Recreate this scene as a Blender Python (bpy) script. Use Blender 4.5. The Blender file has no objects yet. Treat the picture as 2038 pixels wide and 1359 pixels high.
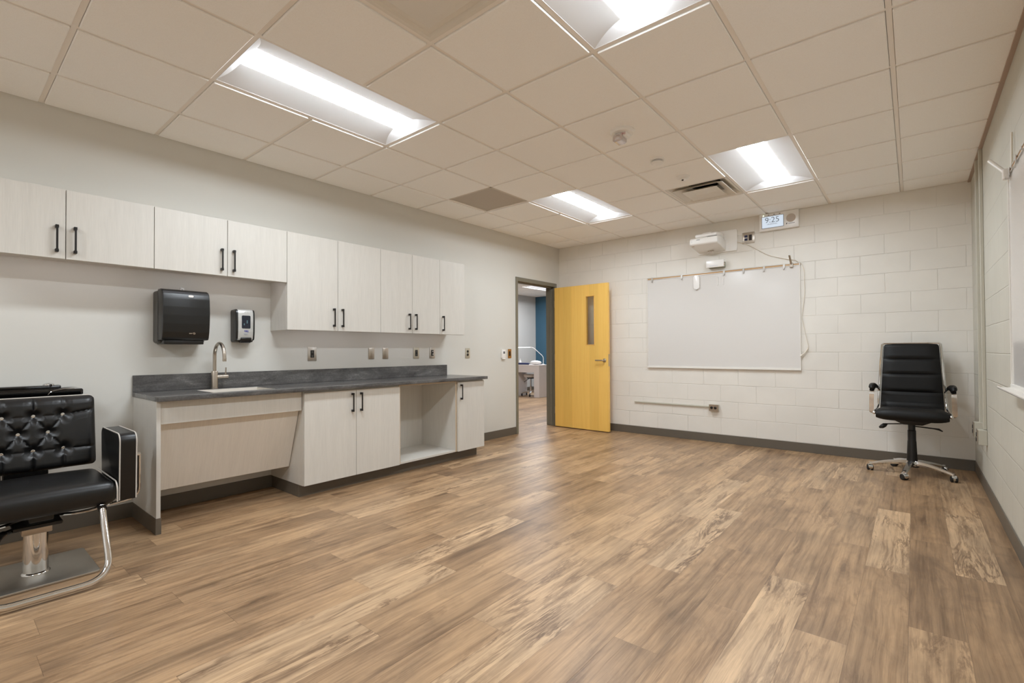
import bpy, bmesh, math, random
from mathutils import Vector, Matrix

random.seed(7)
C = bpy.context.scene.collection
scene = bpy.context.scene

# ------------------------------------------------------------------ camera, world, exposure
W = 4.66            # room width (x), left wall x=0, right wall x=W
CEIL = 2.75
YR = -9.4           # rear wall (behind the camera); back wall is y=0
cd = bpy.data.cameras.new('camera'); cam = bpy.data.objects.new('camera', cd); C.objects.link(cam)
cd.sensor_fit = 'HORIZONTAL'; cd.sensor_width = 36.0
cd.lens = 964.51 / 2038.0 * 36.0
cd.shift_x = (1019.0 - 1006.5) / 2038.0
cd.shift_y = (685.8 - 679.5) / 2038.0
cd.clip_start = 0.02
yaw, pit, rol = -0.69939, 0.012665, -0.005140
c_, s_ = math.cos(yaw), math.sin(yaw)
F = Vector((s_*math.cos(pit), c_*math.cos(pit), math.sin(pit)))
U0 = Vector((-s_*math.sin(pit), -c_*math.sin(pit), math.cos(pit)))
R0 = Vector((c_, -s_, 0))
Rv = R0*math.cos(rol) + U0*math.sin(rol)
Uv = U0*math.cos(rol) - R0*math.sin(rol)
M = Matrix((Rv, Uv, -F)).transposed().to_4x4()
M.translation = Vector((4.2264, -6.3283, 1.1537))
cam.matrix_world = M
scene.camera = cam

world = bpy.data.worlds.new('world'); scene.world = world; world.use_nodes = True
world.node_tree.nodes['Background'].inputs[0].default_value = (0.6, 0.6, 0.6, 1)
world.node_tree.nodes['Background'].inputs[1].default_value = 0.05
scene.view_settings.view_transform = 'Standard'
scene.view_settings.look = 'None'
scene.view_settings.gamma = 1.0
scene.view_settings.use_curve_mapping = False
scene.view_settings.exposure = 0.0
scene.cycles.max_bounces = 24; scene.cycles.diffuse_bounces = 16; scene.cycles.glossy_bounces = 6; scene.cycles.transmission_bounces = 8
LENS = 47.0          # emission of the troffer lenses
HALL = 105.0         # emission of the light in the room beyond the door

# ------------------------------------------------------------------ materials
def lin(r, g, b):
    def f(v):
        v /= 255.0
        return v/12.92 if v <= 0.04045 else ((v+0.055)/1.055)**2.4
    return (f(r), f(g), f(b), 1.0)

class NT:
    def __init__(s, name):
        s.m = bpy.data.materials.new(name); s.m.use_nodes = True
        s.t = s.m.node_tree; s.n = s.t.nodes; s.b = s.n['Principled BSDF']
    def new(s, ty, **kw):
        nd = s.n.new(ty)
        for k, v in kw.items():
            setattr(nd, k, v)
        return nd
    def link(s, a, b):
        s.t.links.new(a, b)
    def math(s, op, a, b=None, c=None, clamp=False):
        nd = s.n.new('ShaderNodeMath'); nd.operation = op; nd.use_clamp = clamp
        for i, v in enumerate((a, b, c)):
            if v is None: continue
            if hasattr(v, 'links'): s.link(v, nd.inputs[i])
            else: nd.inputs[i].default_value = v
        return nd.outputs[0]
    def mix(s, fac, a, b, mode='MIX'):
        nd = s.n.new('ShaderNodeMix'); nd.data_type = 'RGBA'; nd.blend_type = mode
        for i, v in ((0, fac), (6, a), (7, b)):
            if hasattr(v, 'links'): s.link(v, nd.inputs[i])
            else: nd.inputs[i].default_value = v
        return nd.outputs[2]
    def ramp(s, fac, stops):
        nd = s.n.new('ShaderNodeValToRGB')
        el = nd.color_ramp.elements
        while len(el) < len(stops): el.new(0.5)
        for e, (p, c) in zip(el, stops):
            e.position = p; e.color = c if len(c) == 4 else (*c, 1)
        s.link(fac, nd.inputs[0]); return nd.outputs[0]
    def noise(s, vec, scale, detail=2.0, rough=0.5, dist=0.0):
        nd = s.n.new('ShaderNodeTexNoise')
        nd.inputs['Scale'].default_value = scale; nd.inputs['Detail'].default_value = detail
        nd.inputs['Roughness'].default_value = rough; nd.inputs['Distortion'].default_value = dist
        if vec is not None: s.link(vec, nd.inputs['Vector'])
        return nd.outputs[0]
    def bump(s, h, strength, dist=0.01, normal=None):
        nd = s.n.new('ShaderNodeBump'); nd.inputs['Strength'].default_value = strength
        nd.inputs['Distance'].default_value = dist
        s.link(h, nd.inputs['Height'])
        if normal is not None: s.link(normal, nd.inputs['Normal'])
        return nd.outputs[0]

def mat(name, col, rough=0.5, metal=0.0, spec=0.5, noise=None, bump=None, coat=0.0):
    """plain painted / plastic / metal surface; noise=(scale, amount) mottles it, bump=(scale, strength)"""
    q = NT(name); b = q.b
    b.inputs['Base Color'].default_value = col; b.inputs['Roughness'].default_value = rough
    b.inputs['Metallic'].default_value = metal; b.inputs['Specular IOR Level'].default_value = spec
    b.inputs['Coat Weight'].default_value = coat
    tc = q.new('ShaderNodeTexCoord').outputs['Object']
    if noise:
        n = q.noise(tc, noise[0], 3.0)
        f = q.math('MULTIPLY_ADD', n, noise[1], 1.0 - noise[1]*0.5)
        mx = q.new('ShaderNodeMix', data_type='RGBA', blend_type='MULTIPLY'); mx.inputs[0].default_value = 1.0
        mx.inputs[6].default_value = col
        cc = q.new('ShaderNodeCombineColor')
        for i in range(3): q.link(f, cc.inputs[i])
        q.link(cc.outputs[0], mx.inputs[7]); q.link(mx.outputs[2], b.inputs['Base Color'])
    if bump:
        n = q.noise(tc, bump[0], 2.0)
        q.link(q.bump(n, bump[1], 0.002), b.inputs['Normal'])
    return q.m

def emit(name, col, strength, base=0.8):
    q = NT(name)
    q.b.inputs['Base Color'].default_value = (base, base, base, 1)
    q.b.inputs['Emission Color'].default_value = col
    q.b.inputs['Emission Strength'].default_value = strength
    q.b.inputs['Roughness'].default_value = 0.4
    return q.m

def block_mat(name, axis, col, joint_off):
    """painted concrete block: 406 x 203 mm running bond, joints carved by bump only"""
    q = NT(name); b = q.b
    tc = q.new('ShaderNodeTexCoord').outputs['Object']
    sp = q.new('ShaderNodeSeparateXYZ'); q.link(tc, sp.inputs[0])
    u = sp.outputs['X'] if axis == 'x' else sp.outputs['Y']
    cb = q.new('ShaderNodeCombineXYZ')
    q.link(q.math('ADD', u, joint_off), cb.inputs[0])
    q.link(q.math('ADD', sp.outputs['Z'], 0.2032*4 - 0.102), cb.inputs[1])
    # wobble so that the hand-tooled joints are not ruler straight
    wob = q.noise(tc, 3.0, 3.0)
    wv = q.new('ShaderNodeVectorMath', operation='ADD')
    sc = q.math('MULTIPLY_ADD', wob, 0.010, -0.005)
    cw = q.new('ShaderNodeCombineXYZ'); q.link(sc, cw.inputs[0]); q.link(sc, cw.inputs[1])
    q.link(cb.outputs[0], wv.inputs[0]); q.link(cw.outputs[0], wv.inputs[1])
    br = q.new('ShaderNodeTexBrick'); br.offset = 0.5; br.offset_frequency = 2
    br.inputs['Scale'].default_value = 1.0; br.inputs['Mortar Size'].default_value = 0.0045
    br.inputs['Mortar Smooth'].default_value = 0.7
    br.inputs['Brick Width'].default_value = 0.4064; br.inputs['Row Height'].default_value = 0.2032
    q.link(wv.outputs[0], br.inputs['Vector'])
    joint = q.math('SUBTRACT', 1.0, br.outputs['Fac'])
    grain = q.noise(tc, 130.0, 3.0, 0.6)
    big = q.noise(tc, 5.0, 3.0, 0.6)
    nb = q.bump(grain, 0.10, 0.003)
    nb = q.bump(big, 0.12, 0.01, nb)
    # some joints are nearly painted full: fade the depth with a slow noise
    fade = q.math('MULTIPLY_ADD', q.noise(tc, 1.7, 2.0), 1.6, -0.15, clamp=True)
    jh = q.math('MULTIPLY', joint, 1.0)
    bn = q.new('ShaderNodeBump'); bn.inputs['Distance'].default_value = 0.0055
    q.link(q.math('MULTIPLY_ADD', fade, 0.60, 0.18), bn.inputs['Strength']); q.link(jh, bn.inputs['Height']); q.link(nb, bn.inputs['Normal'])
    q.link(bn.outputs[0], b.inputs['Normal'])
    v = q.noise(tc, 2.3, 3.0)
    dark = tuple(x*0.93 for x in col[:3]) + (1,)
    c0 = q.ramp(v, [(0.3, dark), (0.7, col)])
    q.link(c0, b.inputs['Base Color'])
    b.inputs['Roughness'].default_value = 0.5
    b.inputs['Specular IOR Level'].default_value = 0.35
    return q.m

def laminate_mat(name, col, sx=160, sx2=25):
    """pale linen-grain laminate with a faint vertical figure"""
    q = NT(name); b = q.b
    tc = q.new('ShaderNodeTexCoord').outputs['Object']
    mp = q.new('ShaderNodeMapping'); mp.inputs['Scale'].default_value = (sx, 160, 7); q.link(tc, mp.inputs[0])
    n1 = q.noise(mp.outputs[0], 1.0, 3.0, 0.6)
    mp2 = q.new('ShaderNodeMapping'); mp2.inputs['Scale'].default_value = (sx2, 25, 1.6); q.link(tc, mp2.inputs[0])
    n2 = q.noise(mp2.outputs[0], 1.0, 3.0, 0.6)
    f = q.math('ADD', q.math('MULTIPLY', n1, 0.6), q.math('MULTIPLY', n2, 0.4))
    lo = tuple(x*0.945 for x in col[:3]) + (1,); hi = tuple(min(1, x*1.025) for x in col[:3]) + (1,)
    q.link(q.ramp(f, [(0.36, lo), (0.62, hi)]), b.inputs['Base Color'])
    b.inputs['Roughness'].default_value = 0.42; b.inputs['Specular IOR Level'].default_value = 0.4
    return q.m

def counter_mat():
    q = NT('slate_laminate'); b = q.b
    tc = q.new('ShaderNodeTexCoord').outputs['Object']
    mp = q.new('ShaderNodeMapping'); mp.inputs['Scale'].default_value = (7, 2.6, 7); q.link(tc, mp.inputs[0])
    n1 = q.noise(mp.outputs[0], 1.5, 6.0, 0.65, 0.6)
    n2 = q.noise(tc, 90.0, 3.0, 0.7)
    mp3 = q.new('ShaderNodeMapping'); mp3.inputs['Scale'].default_value = (40, 3.0, 40); q.link(tc, mp3.inputs[0])
    n3 = q.noise(mp3.outputs[0], 1.2, 4.0, 0.6, 1.0)
    f = q.math('ADD', q.math('ADD', q.math('MULTIPLY', n1, 0.55), q.math('MULTIPLY', n2, 0.22)), q.math('MULTIPLY', n3, 0.23))
    q.link(q.ramp(f, [(0.34, lin(52, 50, 49)), (0.46, lin(77, 75, 74)), (0.56, lin(96, 94, 92)), (0.68, lin(134, 131, 128))]), b.inputs['Base Color'])
    b.inputs['Roughness'].default_value = 0.24
    q.link(q.bump(n2, 0.04, 0.002), b.inputs['Normal'])
    return q.m

def plank_mat(name='vinyl_plank', tint=(1, 1, 1)):
    """wood-look vinyl planks: every plank of the floor mesh carries its own tone and seed attribute, UV in metres"""
    q = NT(name); b = q.b
    uvn = q.new('ShaderNodeUVMap'); uvn.uv_map = 'UVMap'
    at = q.new('ShaderNodeAttribute', attribute_name='tone'); tone = at.outputs['Fac']
    as_ = q.new('ShaderNodeAttribute', attribute_name='seed'); seed = as_.outputs['Fac']
    sp = q.new('ShaderNodeSeparateXYZ'); q.link(uvn.outputs[0], sp.inputs[0])
    ux, uy = sp.outputs['X'], sp.outputs['Y']
    def vec(sx, sy, off=0.0):
        cb = q.new('ShaderNodeCombineXYZ')
        q.link(q.math('MULTIPLY', ux, sx), cb.inputs[0])
        q.link(q.math('MULTIPLY', uy, sy), cb.inputs[1])
        q.link(q.math('MULTIPLY_ADD', seed, 97.0, off), cb.inputs[2])
        return cb.outputs[0]
    # grain: long streaks, gently bent
    warp = q.noise(vec(5.0, 1.1), 1.0, 3.0, 0.55)
    wx = q.math('MULTIPLY_ADD', warp, 0.055, ux)
    def gvec(sx, sy, off):
        cb = q.new('ShaderNodeCombineXYZ')
        q.link(q.math('MULTIPLY', wx, sx), cb.inputs[0]); q.link(q.math('MULTIPLY', uy, sy), cb.inputs[1])
        q.link(q.math('MULTIPLY_ADD', seed, 61.0, off), cb.inputs[2])
        return cb.outputs[0]
    grain = q.noise(gvec(62.0, 1.9, 3.0), 1.0, 5.0, 0.62)
    streak = q.noise(gvec(24.0, 1.0, 19.0), 1.0, 4.0, 0.6)
    fine = q.noise(gvec(430.0, 7.0, 11.0), 1.0, 4.0, 0.65)
    broad = q.noise(vec(4.0, 1.7, 23.0), 1.0, 3.0, 0.55)
    cross = q.noise(vec(7.0, 3.2, 37.0), 1.0, 4.0, 0.62, 0.8)      # smoky blotches across the plank
    # cathedral figure: distance bands around a few long ovals
    vo = q.new('ShaderNodeTexVoronoi', voronoi_dimensions='3D', feature='F1')
    wv = q.noise(vec(12.0, 5.0, 5.0), 1.0, 3.0, 0.6)
    cbk = q.new('ShaderNodeCombineXYZ')
    q.link(q.math('MULTIPLY_ADD', wv, 0.45, q.math('MULTIPLY', ux, 5.2)), cbk.inputs[0])
    q.link(q.math('MULTIPLY_ADD', wv, 0.30, q.math('MULTIPLY', uy, 1.35)), cbk.inputs[1])
    q.link(q.math('MULTIPLY', seed, 53.0), cbk.inputs[2])
    q.link(cbk.outputs[0], vo.inputs['Vector']); vo.inputs['Scale'].default_value = 1.0
    dist = vo.outputs['Distance']
    band = q.math('SINE', q.math('MULTIPLY_ADD', dist, 95.0, q.math('MULTIPLY', wv, 9.0)))
    near = q.math('MULTIPLY', q.math('SUBTRACT', 1.0, q.math('MULTIPLY', dist, 2.1), clamp=True), 0.5)
    base = q.ramp(tone, [(0.0, lin(148, 119, 90)), (0.35, lin(172, 141, 108)), (0.65, lin(184, 153, 119)), (1.0, lin(197, 167, 133))])
    g = q.ramp(grain, [(0.30, (0.66, 0.62, 0.58)), (0.48, (0.97, 0.97, 0.97)), (0.68, (1.13, 1.13, 1.12))])
    col = q.mix(0.85, base, g, 'MULTIPLY')
    st = q.ramp(streak, [(0.32, (0.56, 0.53, 0.50)), (0.46, (0.94, 0.93, 0.92)), (0.64, (1.12, 1.12, 1.11))])
    col = q.mix(0.85, col, st, 'MULTIPLY')
    f2 = q.ramp(fine, [(0.34, (0.74, 0.72, 0.70)), (0.56, (1.06, 1.06, 1.06))])
    col = q.mix(0.60, col, f2, 'MULTIPLY')
    b2 = q.ramp(broad, [(0.30, (0.70, 0.70, 0.71)), (0.62, (1.12, 1.11, 1.09))])
    col = q.mix(0.80, col, b2, 'MULTIPLY')
    notlight = q.math('MULTIPLY_ADD', tone, -0.9, 1.0, clamp=True)
    c2 = q.ramp(cross, [(0.30, (0.66, 0.65, 0.66)), (0.50, (1.03, 1.03, 1.02))])
    col = q.mix(q.math('MULTIPLY', notlight, 0.85), col, c2, 'MULTIPLY')
    bd = q.ramp(band, [(0.0, (0.80, 0.78, 0.76)), (0.75, (1.03, 1.03, 1.03))])
    col = q.mix(near, col, bd, 'MULTIPLY')
    kn = q.ramp(dist, [(0.04, (0.30, 0.28, 0.28)), (0.10, (0.60, 0.57, 0.56)), (0.22, (1, 1, 1))])
    col = q.mix(q.math('MULTIPLY', notlight, 0.85), col, kn, 'MULTIPLY')
    # dark wandering cracks, strong on the light planks
    ridge = q.noise(gvec(11.0, 1.5, 71.0), 1.0, 6.0, 0.68, 0.5)
    r = q.math('ABSOLUTE', q.math('SUBTRACT', ridge, 0.5))
    brk = q.noise(vec(7.0, 2.6, 83.0), 1.0, 3.0)
    crack = q.math('MULTIPLY', q.math('SUBTRACT', 1.0, q.math('MULTIPLY', r, 20.0), clamp=True),
                   q.math('MULTIPLY_ADD', brk, 4.2, -1.6, clamp=True))
    amt = q.math('MULTIPLY', crack, q.math('MULTIPLY_ADD', tone, 0.75, 0.20), clamp=True)
    col = q.mix(amt, col, lin(96, 70, 48))
    # seams
    at2 = q.new('ShaderNodeAttribute', attribute_name='plen'); plen = at2.outputs['Fac']
    ex = q.math('MINIMUM', ux, q.math('SUBTRACT', 0.1815, ux))
    ey = q.math('MINIMUM', uy, q.math('SUBTRACT', plen, uy))
    e = q.math('MINIMUM', ex, ey)
    seam = q.math('SUBTRACT', 1.0, q.math('DIVIDE', e, 0.0014), clamp=True)
    col = q.mix(q.math('MULTIPLY', seam, 0.55), col, lin(70, 48, 32))
    if tint != (1, 1, 1):
        col = q.mix(1.0, col, (*tint, 1), 'MULTIPLY')
    q.link(col, b.inputs['Base Color'])
    rg = q.math('MULTIPLY_ADD', fine, 0.16, 0.30)
    q.link(rg, b.inputs['Roughness'])
    b.inputs['Specular IOR Level'].default_value = 0.45
    h = q.math('SUBTRACT', q.math('MULTIPLY', fine, 0.5), q.math('MULTIPLY', seam, 1.0))
    q.link(q.bump(h, 0.22, 0.0015), b.inputs['Normal'])
    return q.m

def door_mat():
    q = NT('maple_veneer'); b = q.b
    tc = q.new('ShaderNodeTexCoord').outputs['Object']
    sp = q.new('ShaderNodeSeparateXYZ'); q.link(tc, sp.inputs[0])
    leaf = q.math('FLOOR', q.math('DIVIDE', sp.outputs['X'], 0.152))
    wn = q.new('ShaderNodeTexWhiteNoise', noise_dimensions='1D'); q.link(leaf, wn.inputs['W'])
    cb = q.new('ShaderNodeCombineXYZ')
    q.link(q.math('MULTIPLY', sp.outputs['X'], 60.0), cb.inputs[0])
    q.link(q.math('MULTIPLY', sp.outputs['Z'], 1.6), cb.inputs[1])
    q.link(q.math('MULTIPLY', wn.outputs[0], 40.0), cb.inputs[2])
    n = q.noise(cb.outputs[0], 1.0, 4.0, 0.6)
    col = q.ramp(n, [(0.30, lin(246, 196, 98)), (0.68, lin(252, 207, 110))])
    t = q.ramp(wn.outputs[0], [(0.0, (0.92, 0.91, 0.88)), (1.0, (1.03, 1.03, 1.05))])
    col = q.mix(1.0, col, t, 'MULTIPLY')
    q.link(col, b.inputs['Base Color'])
    b.inputs['Roughness'].default_value = 0.38
    b.inputs['Coat Weight'].default_value = 0.15
    return q.m

def glass_mat(name, tint=(0.93, 0.96, 0.94, 1)):
    """thin clear pane: mostly straight through, a little mirror reflection"""
    q = NT(name)
    tr = q.new('ShaderNodeBsdfTransparent'); tr.inputs[0].default_value = tint
    gl = q.new('ShaderNodeBsdfGlossy'); gl.inputs['Roughness'].default_value = 0.02
    fr = q.new('ShaderNodeFresnel'); fr.inputs[0].default_value = 1.45
    mx = q.new('ShaderNodeMixShader'); q.link(fr.outputs[0], mx.inputs[0]); q.link(tr.outputs[0], mx.inputs[1]); q.link(gl.outputs[0], mx.inputs[2])
    q.link(mx.outputs[0], q.n['Material Output'].inputs['Surface'])
    q.n.remove(q.b)
    return q.m

def tile_mat():
    q = NT('ceiling_tile'); b = q.b
    tc = q.new('ShaderNodeTexCoord').outputs['Object']
    n = q.noise(tc, 260.0, 3.0, 0.7)
    q.link(q.ramp(n, [(0.30, lin(246, 244, 240)), (0.6, lin(252, 251, 248))]), b.inputs['Base Color'])
    b.inputs['Roughness'].default_value = 0.9; b.inputs['Specular IOR Level'].default_value = 0.1
    q.link(q.bump(n, 0.25, 0.002), b.inputs['Normal'])
    return q.m

K = {}
K['drywall'] = mat('wall_paint', lin(213, 211, 204), 0.55, spec=0.3, bump=(260, 0.10), noise=(3.0, 0.03))
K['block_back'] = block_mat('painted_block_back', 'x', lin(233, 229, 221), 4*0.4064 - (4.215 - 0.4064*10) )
K['block_right_shaded'] = block_mat('painted_block_right_shaded', 'y', lin(199, 196, 184), 30*0.4064)  # same paint as the back wall, its shade darkened into the colour
K['tile'] = tile_mat()
K['tee'] = mat('ceiling_tee', lin(242, 236, 228), 0.5)
K['laminate'] = laminate_mat('linen_laminate', lin(210, 206, 198))
K['laminate_slope'] = laminate_mat('linen_laminate_slope', lin(225, 219, 210), 7, 1.6)
K['lam_edge'] = mat('laminate_edge', lin(205, 186, 160), 0.5)
K['counter'] = counter_mat()
K['vinyl'] = mat('vinyl_base', lin(98, 90, 79), 0.45, noise=(6, 0.06))
K['frame'] = mat('door_frame_paint', lin(122, 117, 102), 0.38)
K['door'] = door_mat()
K['glass'] = glass_mat('clear_glass')
K['black_metal'] = mat('black_pull_metal', lin(30, 27, 25), 0.35, metal=0.3)
K['chrome'] = mat('chrome', lin(225, 225, 225), 0.07, metal=1.0)
K['nickel'] = mat('brushed_nickel', lin(186, 176, 164), 0.28, metal=1.0)
K['steel'] = mat('stainless_steel', lin(198, 192, 184), 0.32, metal=1.0, noise=(30, 0.08))
K['brushed_plate'] = mat('brushed_steel_plate', lin(196, 190, 180), 0.42, metal=1.0)
K['brass'] = mat('brass_plate', lin(183, 140, 86), 0.35, metal=1.0)
K['ivory'] = mat('ivory_plate', lin(196, 188, 170), 0.35, metal=0.5)
K['black_plastic'] = mat('black_plastic', lin(22, 21, 20), 0.30, noise=(40, 0.1))
K['black_satin'] = mat('black_satin_plastic', lin(22, 22, 21), 0.32, bump=(900, 0.04))
K['dark_grey'] = mat('dark_grey_plastic', lin(74, 72, 68), 0.5)
K['silver_plastic'] = mat('silver_plastic', lin(196, 196, 192), 0.35, metal=0.25)
K['smoke_window'] = mat('smoked_window', lin(24, 32, 44), 0.12)
K['white_plastic'] = mat('white_plastic', lin(241, 239, 235), 0.4)
K['white_gloss'] = mat('white_gloss_plastic', lin(243, 241, 238), 0.25)
K['grey_mark'] = mat('grey_print', lin(96, 96, 100), 0.5)
K['digit'] = mat('dark_digit', lin(84, 94, 108), 0.5)
K['blue_mark'] = mat('blue_print', lin(52, 52, 150), 0.5)
K['pale_mark'] = mat('pale_print', lin(176, 188, 206), 0.5)
K['tan_mark'] = mat('tan_print', lin(176, 160, 140), 0.4)
K['red_mark'] = mat('red_print', lin(178, 72, 62), 0.5)
K['board'] = mat('whiteboard_enamel', lin(220, 217, 213), 0.16, spec=0.5)
K['alu'] = mat('aluminium_trim', lin(200, 196, 190), 0.35, metal=0.8)
K['white_alu'] = mat('white_trim', lin(228, 224, 217), 0.35)
K['cork'] = mat('cork_strip', lin(196, 156, 110), 0.8, noise=(220, 0.35))
K['reflector'] = mat('white_reflector', lin(222, 221, 220), 0.95, spec=0.0)
K['lens'] = emit('lit_lens', (0.885, 0.968, 1.045, 1), LENS)
K['hall_lens'] = emit('lit_lens_cool', (0.93, 0.97, 1.03, 1), HALL)
K['screen'] = emit('lit_screen', (0.78, 0.88, 1.0, 1), 0.80, 0.05)
K['led'] = emit('green_indicator', (0.75, 1.0, 0.7, 1), 2.5)
K['strip'] = emit('lit_cabinet_strip', (0.90, 0.90, 1.0, 1), 5.0)
K['lamp_bar'] = emit('lit_lamp_bar', (0.95, 0.98, 1.0, 1), 3.0)
K['grille_grey'] = mat('perforated_grey', lin(184, 173, 158), 0.6, noise=(400, 0.25))
K['duct'] = mat('diffuser_enamel', lin(226, 220, 209), 0.4)
K['dark'] = mat('dark_void', lin(14, 13, 12), 0.9)
K['leather'] = mat('black_leather', lin(13, 12, 12), 0.36, bump=(420, 0.10), spec=0.5)
K['office_leather'] = mat('matte_black_leather', lin(14, 13, 12), 0.48, bump=(500, 0.15), spec=0.28)
K['piping'] = mat('light_piping', lin(196, 190, 182), 0.35)
K['gloss_black'] = mat('gloss_black', lin(9, 9, 9), 0.06, coat=0.3)
K['black_paint'] = mat('black_steel', lin(18, 17, 16), 0.35)
K['rubber'] = mat('black_rubber', lin(20, 19, 19), 0.6)
K['duct_paint'] = mat('raceway_paint', lin(188, 184, 170), 0.45)
K['cord'] = mat('white_cord', lin(222, 214, 200), 0.5)
K['blue_wall'] = mat('blue_paint', lin(56, 94, 116), 0.55, bump=(260, 0.08))
K['grey_wall'] = mat('hall_grey_paint', lin(200, 198, 194), 0.55, bump=(260, 0.08))
K['desk'] = mat('white_desk_laminate', lin(214, 207, 204), 0.35)
K['white_vinyl'] = mat('white_vinyl_upholstery', lin(232, 230, 228), 0.4)
K['navy'] = mat('navy_pad', lin(38, 46, 88), 0.6)
K['clear_plastic'] = mat('clear_strobe_lens', lin(214, 206, 204), 0.08, metal=0.6)

# ------------------------------------------------------------------ builders
def smooth_by_angle(me, deg=35):
    a = math.radians(deg)
    bm = bmesh.new(); bm.from_mesh(me)
    for f in bm.faces: f.smooth = True
    for e in bm.edges:
        if len(e.link_faces) == 2 and e.calc_face_angle(0) > a: e.smooth = False
    bm.to_mesh(me); bm.free()

class MB:
    def __init__(s): s.bm = bmesh.new()
    def _merge(s, b2):
        me = bpy.data.meshes.new('tmp'); b2.to_mesh(me); b2.free(); s.bm.from_mesh(me); bpy.data.meshes.remove(me)
    def box(s, x0, x1, y0, y1, z0, z1, bev=0.0, seg=2, mtx=None):
        b = bmesh.new()
        r = bmesh.ops.create_cube(b, size=1.0)
        bmesh.ops.scale(b, vec=(abs(x1-x0), abs(y1-y0), abs(z1-z0)), verts=b.verts)
        bmesh.ops.translate(b, vec=((x0+x1)/2, (y0+y1)/2, (z0+z1)/2), verts=b.verts)
        if bev > 0:
            bmesh.ops.bevel(b, geom=b.edges[:], offset=bev, segments=seg, profile=0.5, affect='EDGES', clamp_overlap=True)
        if mtx is not None: bmesh.ops.transform(b, matrix=mtx, verts=b.verts)
        s._merge(b); return s
    def prism(s, pts, axis, a0, a1, bev=0.0, seg=2):
        """polygon pts in the two other axes (order x,y,z without axis), swept along axis"""
        b = bmesh.new()
        def P(p, a):
            q = list(p); q.insert('xyz'.index(axis), a); return q
        v0 = [b.verts.new(P(p, a0)) for p in pts]; v1 = [b.verts.new(P(p, a1)) for p in pts]
        n = len(pts)
        b.faces.new(v0); b.faces.new(v1[::-1])
        for i in range(n): b.faces.new((v0[i], v1[i], v1[(i+1) % n], v0[(i+1) % n]))
        bmesh.ops.recalc_face_normals(b, faces=b.faces)
        if bev > 0:
            bmesh.ops.bevel(b, geom=b.edges[:], offset=bev, segments=seg, profile=0.5, affect='EDGES', clamp_overlap=True)
        s._merge(b); return s
    def rbox(s, axis, c, su, sv, a0, a1, r, n=6, bev=0.0):
        """rounded rectangle (half sizes su, sv about c) swept along axis"""
        pts = []
        for q, (sx, sy) in enumerate(((1, 1), (-1, 1), (-1, -1), (1, -1))):
            for k in range(n+1):
                t = math.pi/2*(q + k/n)
                pts.append((c[0]+sx*(su-r)+r*math.cos(t), c[1]+sy*(sv-r)+r*math.sin(t)))
        return s.prism(pts, axis, a0, a1, bev, 2)
    def tube(s, pts, r, n=10, closed=False, rx=None):
        """round tube along pts; r may be a list"""
        pts = [Vector(p) for p in pts]; m = len(pts)
        rr = r if isinstance(r, (list, tuple)) else [r]*m
        b = bmesh.new(); rings = []
        t0 = None
        for i, p in enumerate(pts):
            if closed: t = pts[(i+1) % m] - pts[i-1]
            elif i == 0: t = pts[1]-p
            elif i == m-1: t = p-pts[i-1]
            else: t = (pts[i+1]-p).normalized() + (p-pts[i-1]).normalized()
            t.normalize()
            if t0 is None:
                a = Vector((0, 0, 1)) if abs(t.z) < 0.9 else Vector((1, 0, 0))
                u = t.cross(a).normalized()
            else:
                u = t0.rotation_difference(t) @ u
                u = (u - t*u.dot(t)).normalized()
            t0 = t; w = t.cross(u)
            rings.append([b.verts.new(p + rr[i]*(math.cos(2*math.pi*k/n)*u + math.sin(2*math.pi*k/n)*w)) for k in range(n)])
        L = m if closed else m-1
        for i in range(L):
            A, B = rings[i], rings[(i+1) % m]
            for k in range(n): b.faces.new((A[k], A[(k+1) % n], B[(k+1) % n], B[k]))
        if not closed:
            b.faces.new(rings[0][::-1]); b.faces.new(rings[-1])
        bmesh.ops.recalc_face_normals(b, faces=b.faces)
        s._merge(b); return s
    def ribbon(s, pts, side, w, t):
        """flat bar swept along pts; side = unit vector across its width"""
        pts = [Vector(p) for p in pts]; side = Vector(side).normalized(); m = len(pts)
        b = bmesh.new(); rings = []
        for i, p in enumerate(pts):
            d = (pts[min(i+1, m-1)] - pts[max(i-1, 0)]).normalized()
            nn = d.cross(side).normalized()
            rings.append([b.verts.new(p + side*a*w/2 + nn*c*t/2) for a, c in ((1, 1), (-1, 1), (-1, -1), (1, -1))])
        for i in range(m-1):
            for k in range(4): b.faces.new((rings[i][k], rings[i][(k+1) % 4], rings[i+1][(k+1) % 4], rings[i+1][k]))
        b.faces.new(rings[0][::-1]); b.faces.new(rings[-1])
        bmesh.ops.recalc_face_normals(b, faces=b.faces)
        s._merge(b); return s
    def lathe(s, prof, c, axis='z', n=28):
        """profile [(r, h)] turned about axis through c"""
        b = bmesh.new(); rings = []
        for r, h in prof:
            ring = []
            for k in range(n):
                a = 2*math.pi*k/n; u, v = r*math.cos(a), r*math.sin(a)
                p = {'z': (u, v, h), 'x': (h, u, v), 'y': (v, h, u)}[axis]
                ring.append(b.verts.new((c[0]+p[0], c[1]+p[1], c[2]+p[2])))
            rings.append(ring)
        for i in range(len(rings)-1):
            for k in range(n): b.faces.new((rings[i][k], rings[i][(k+1) % n], rings[i+1][(k+1) % n], rings[i+1][k]))
        b.faces.new(rings[0][::-1]); b.faces.new(rings[-1])
        bmesh.ops.recalc_face_normals(b, faces=b.faces)
        s._merge(b); return s
    def grid(s, f, nu, nv):
        """surface f(u, v) -> point, u, v in 0..1"""
        b = bmesh.new()
        V = [[b.verts.new(f(i/nu, j/nv)) for j in range(nv+1)] for i in range(nu+1)]
        for i in range(nu):
            for j in range(nv): b.faces.new((V[i][j], V[i+1][j], V[i+1][j+1], V[i][j+1]))
        s._merge(b); return s
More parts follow.
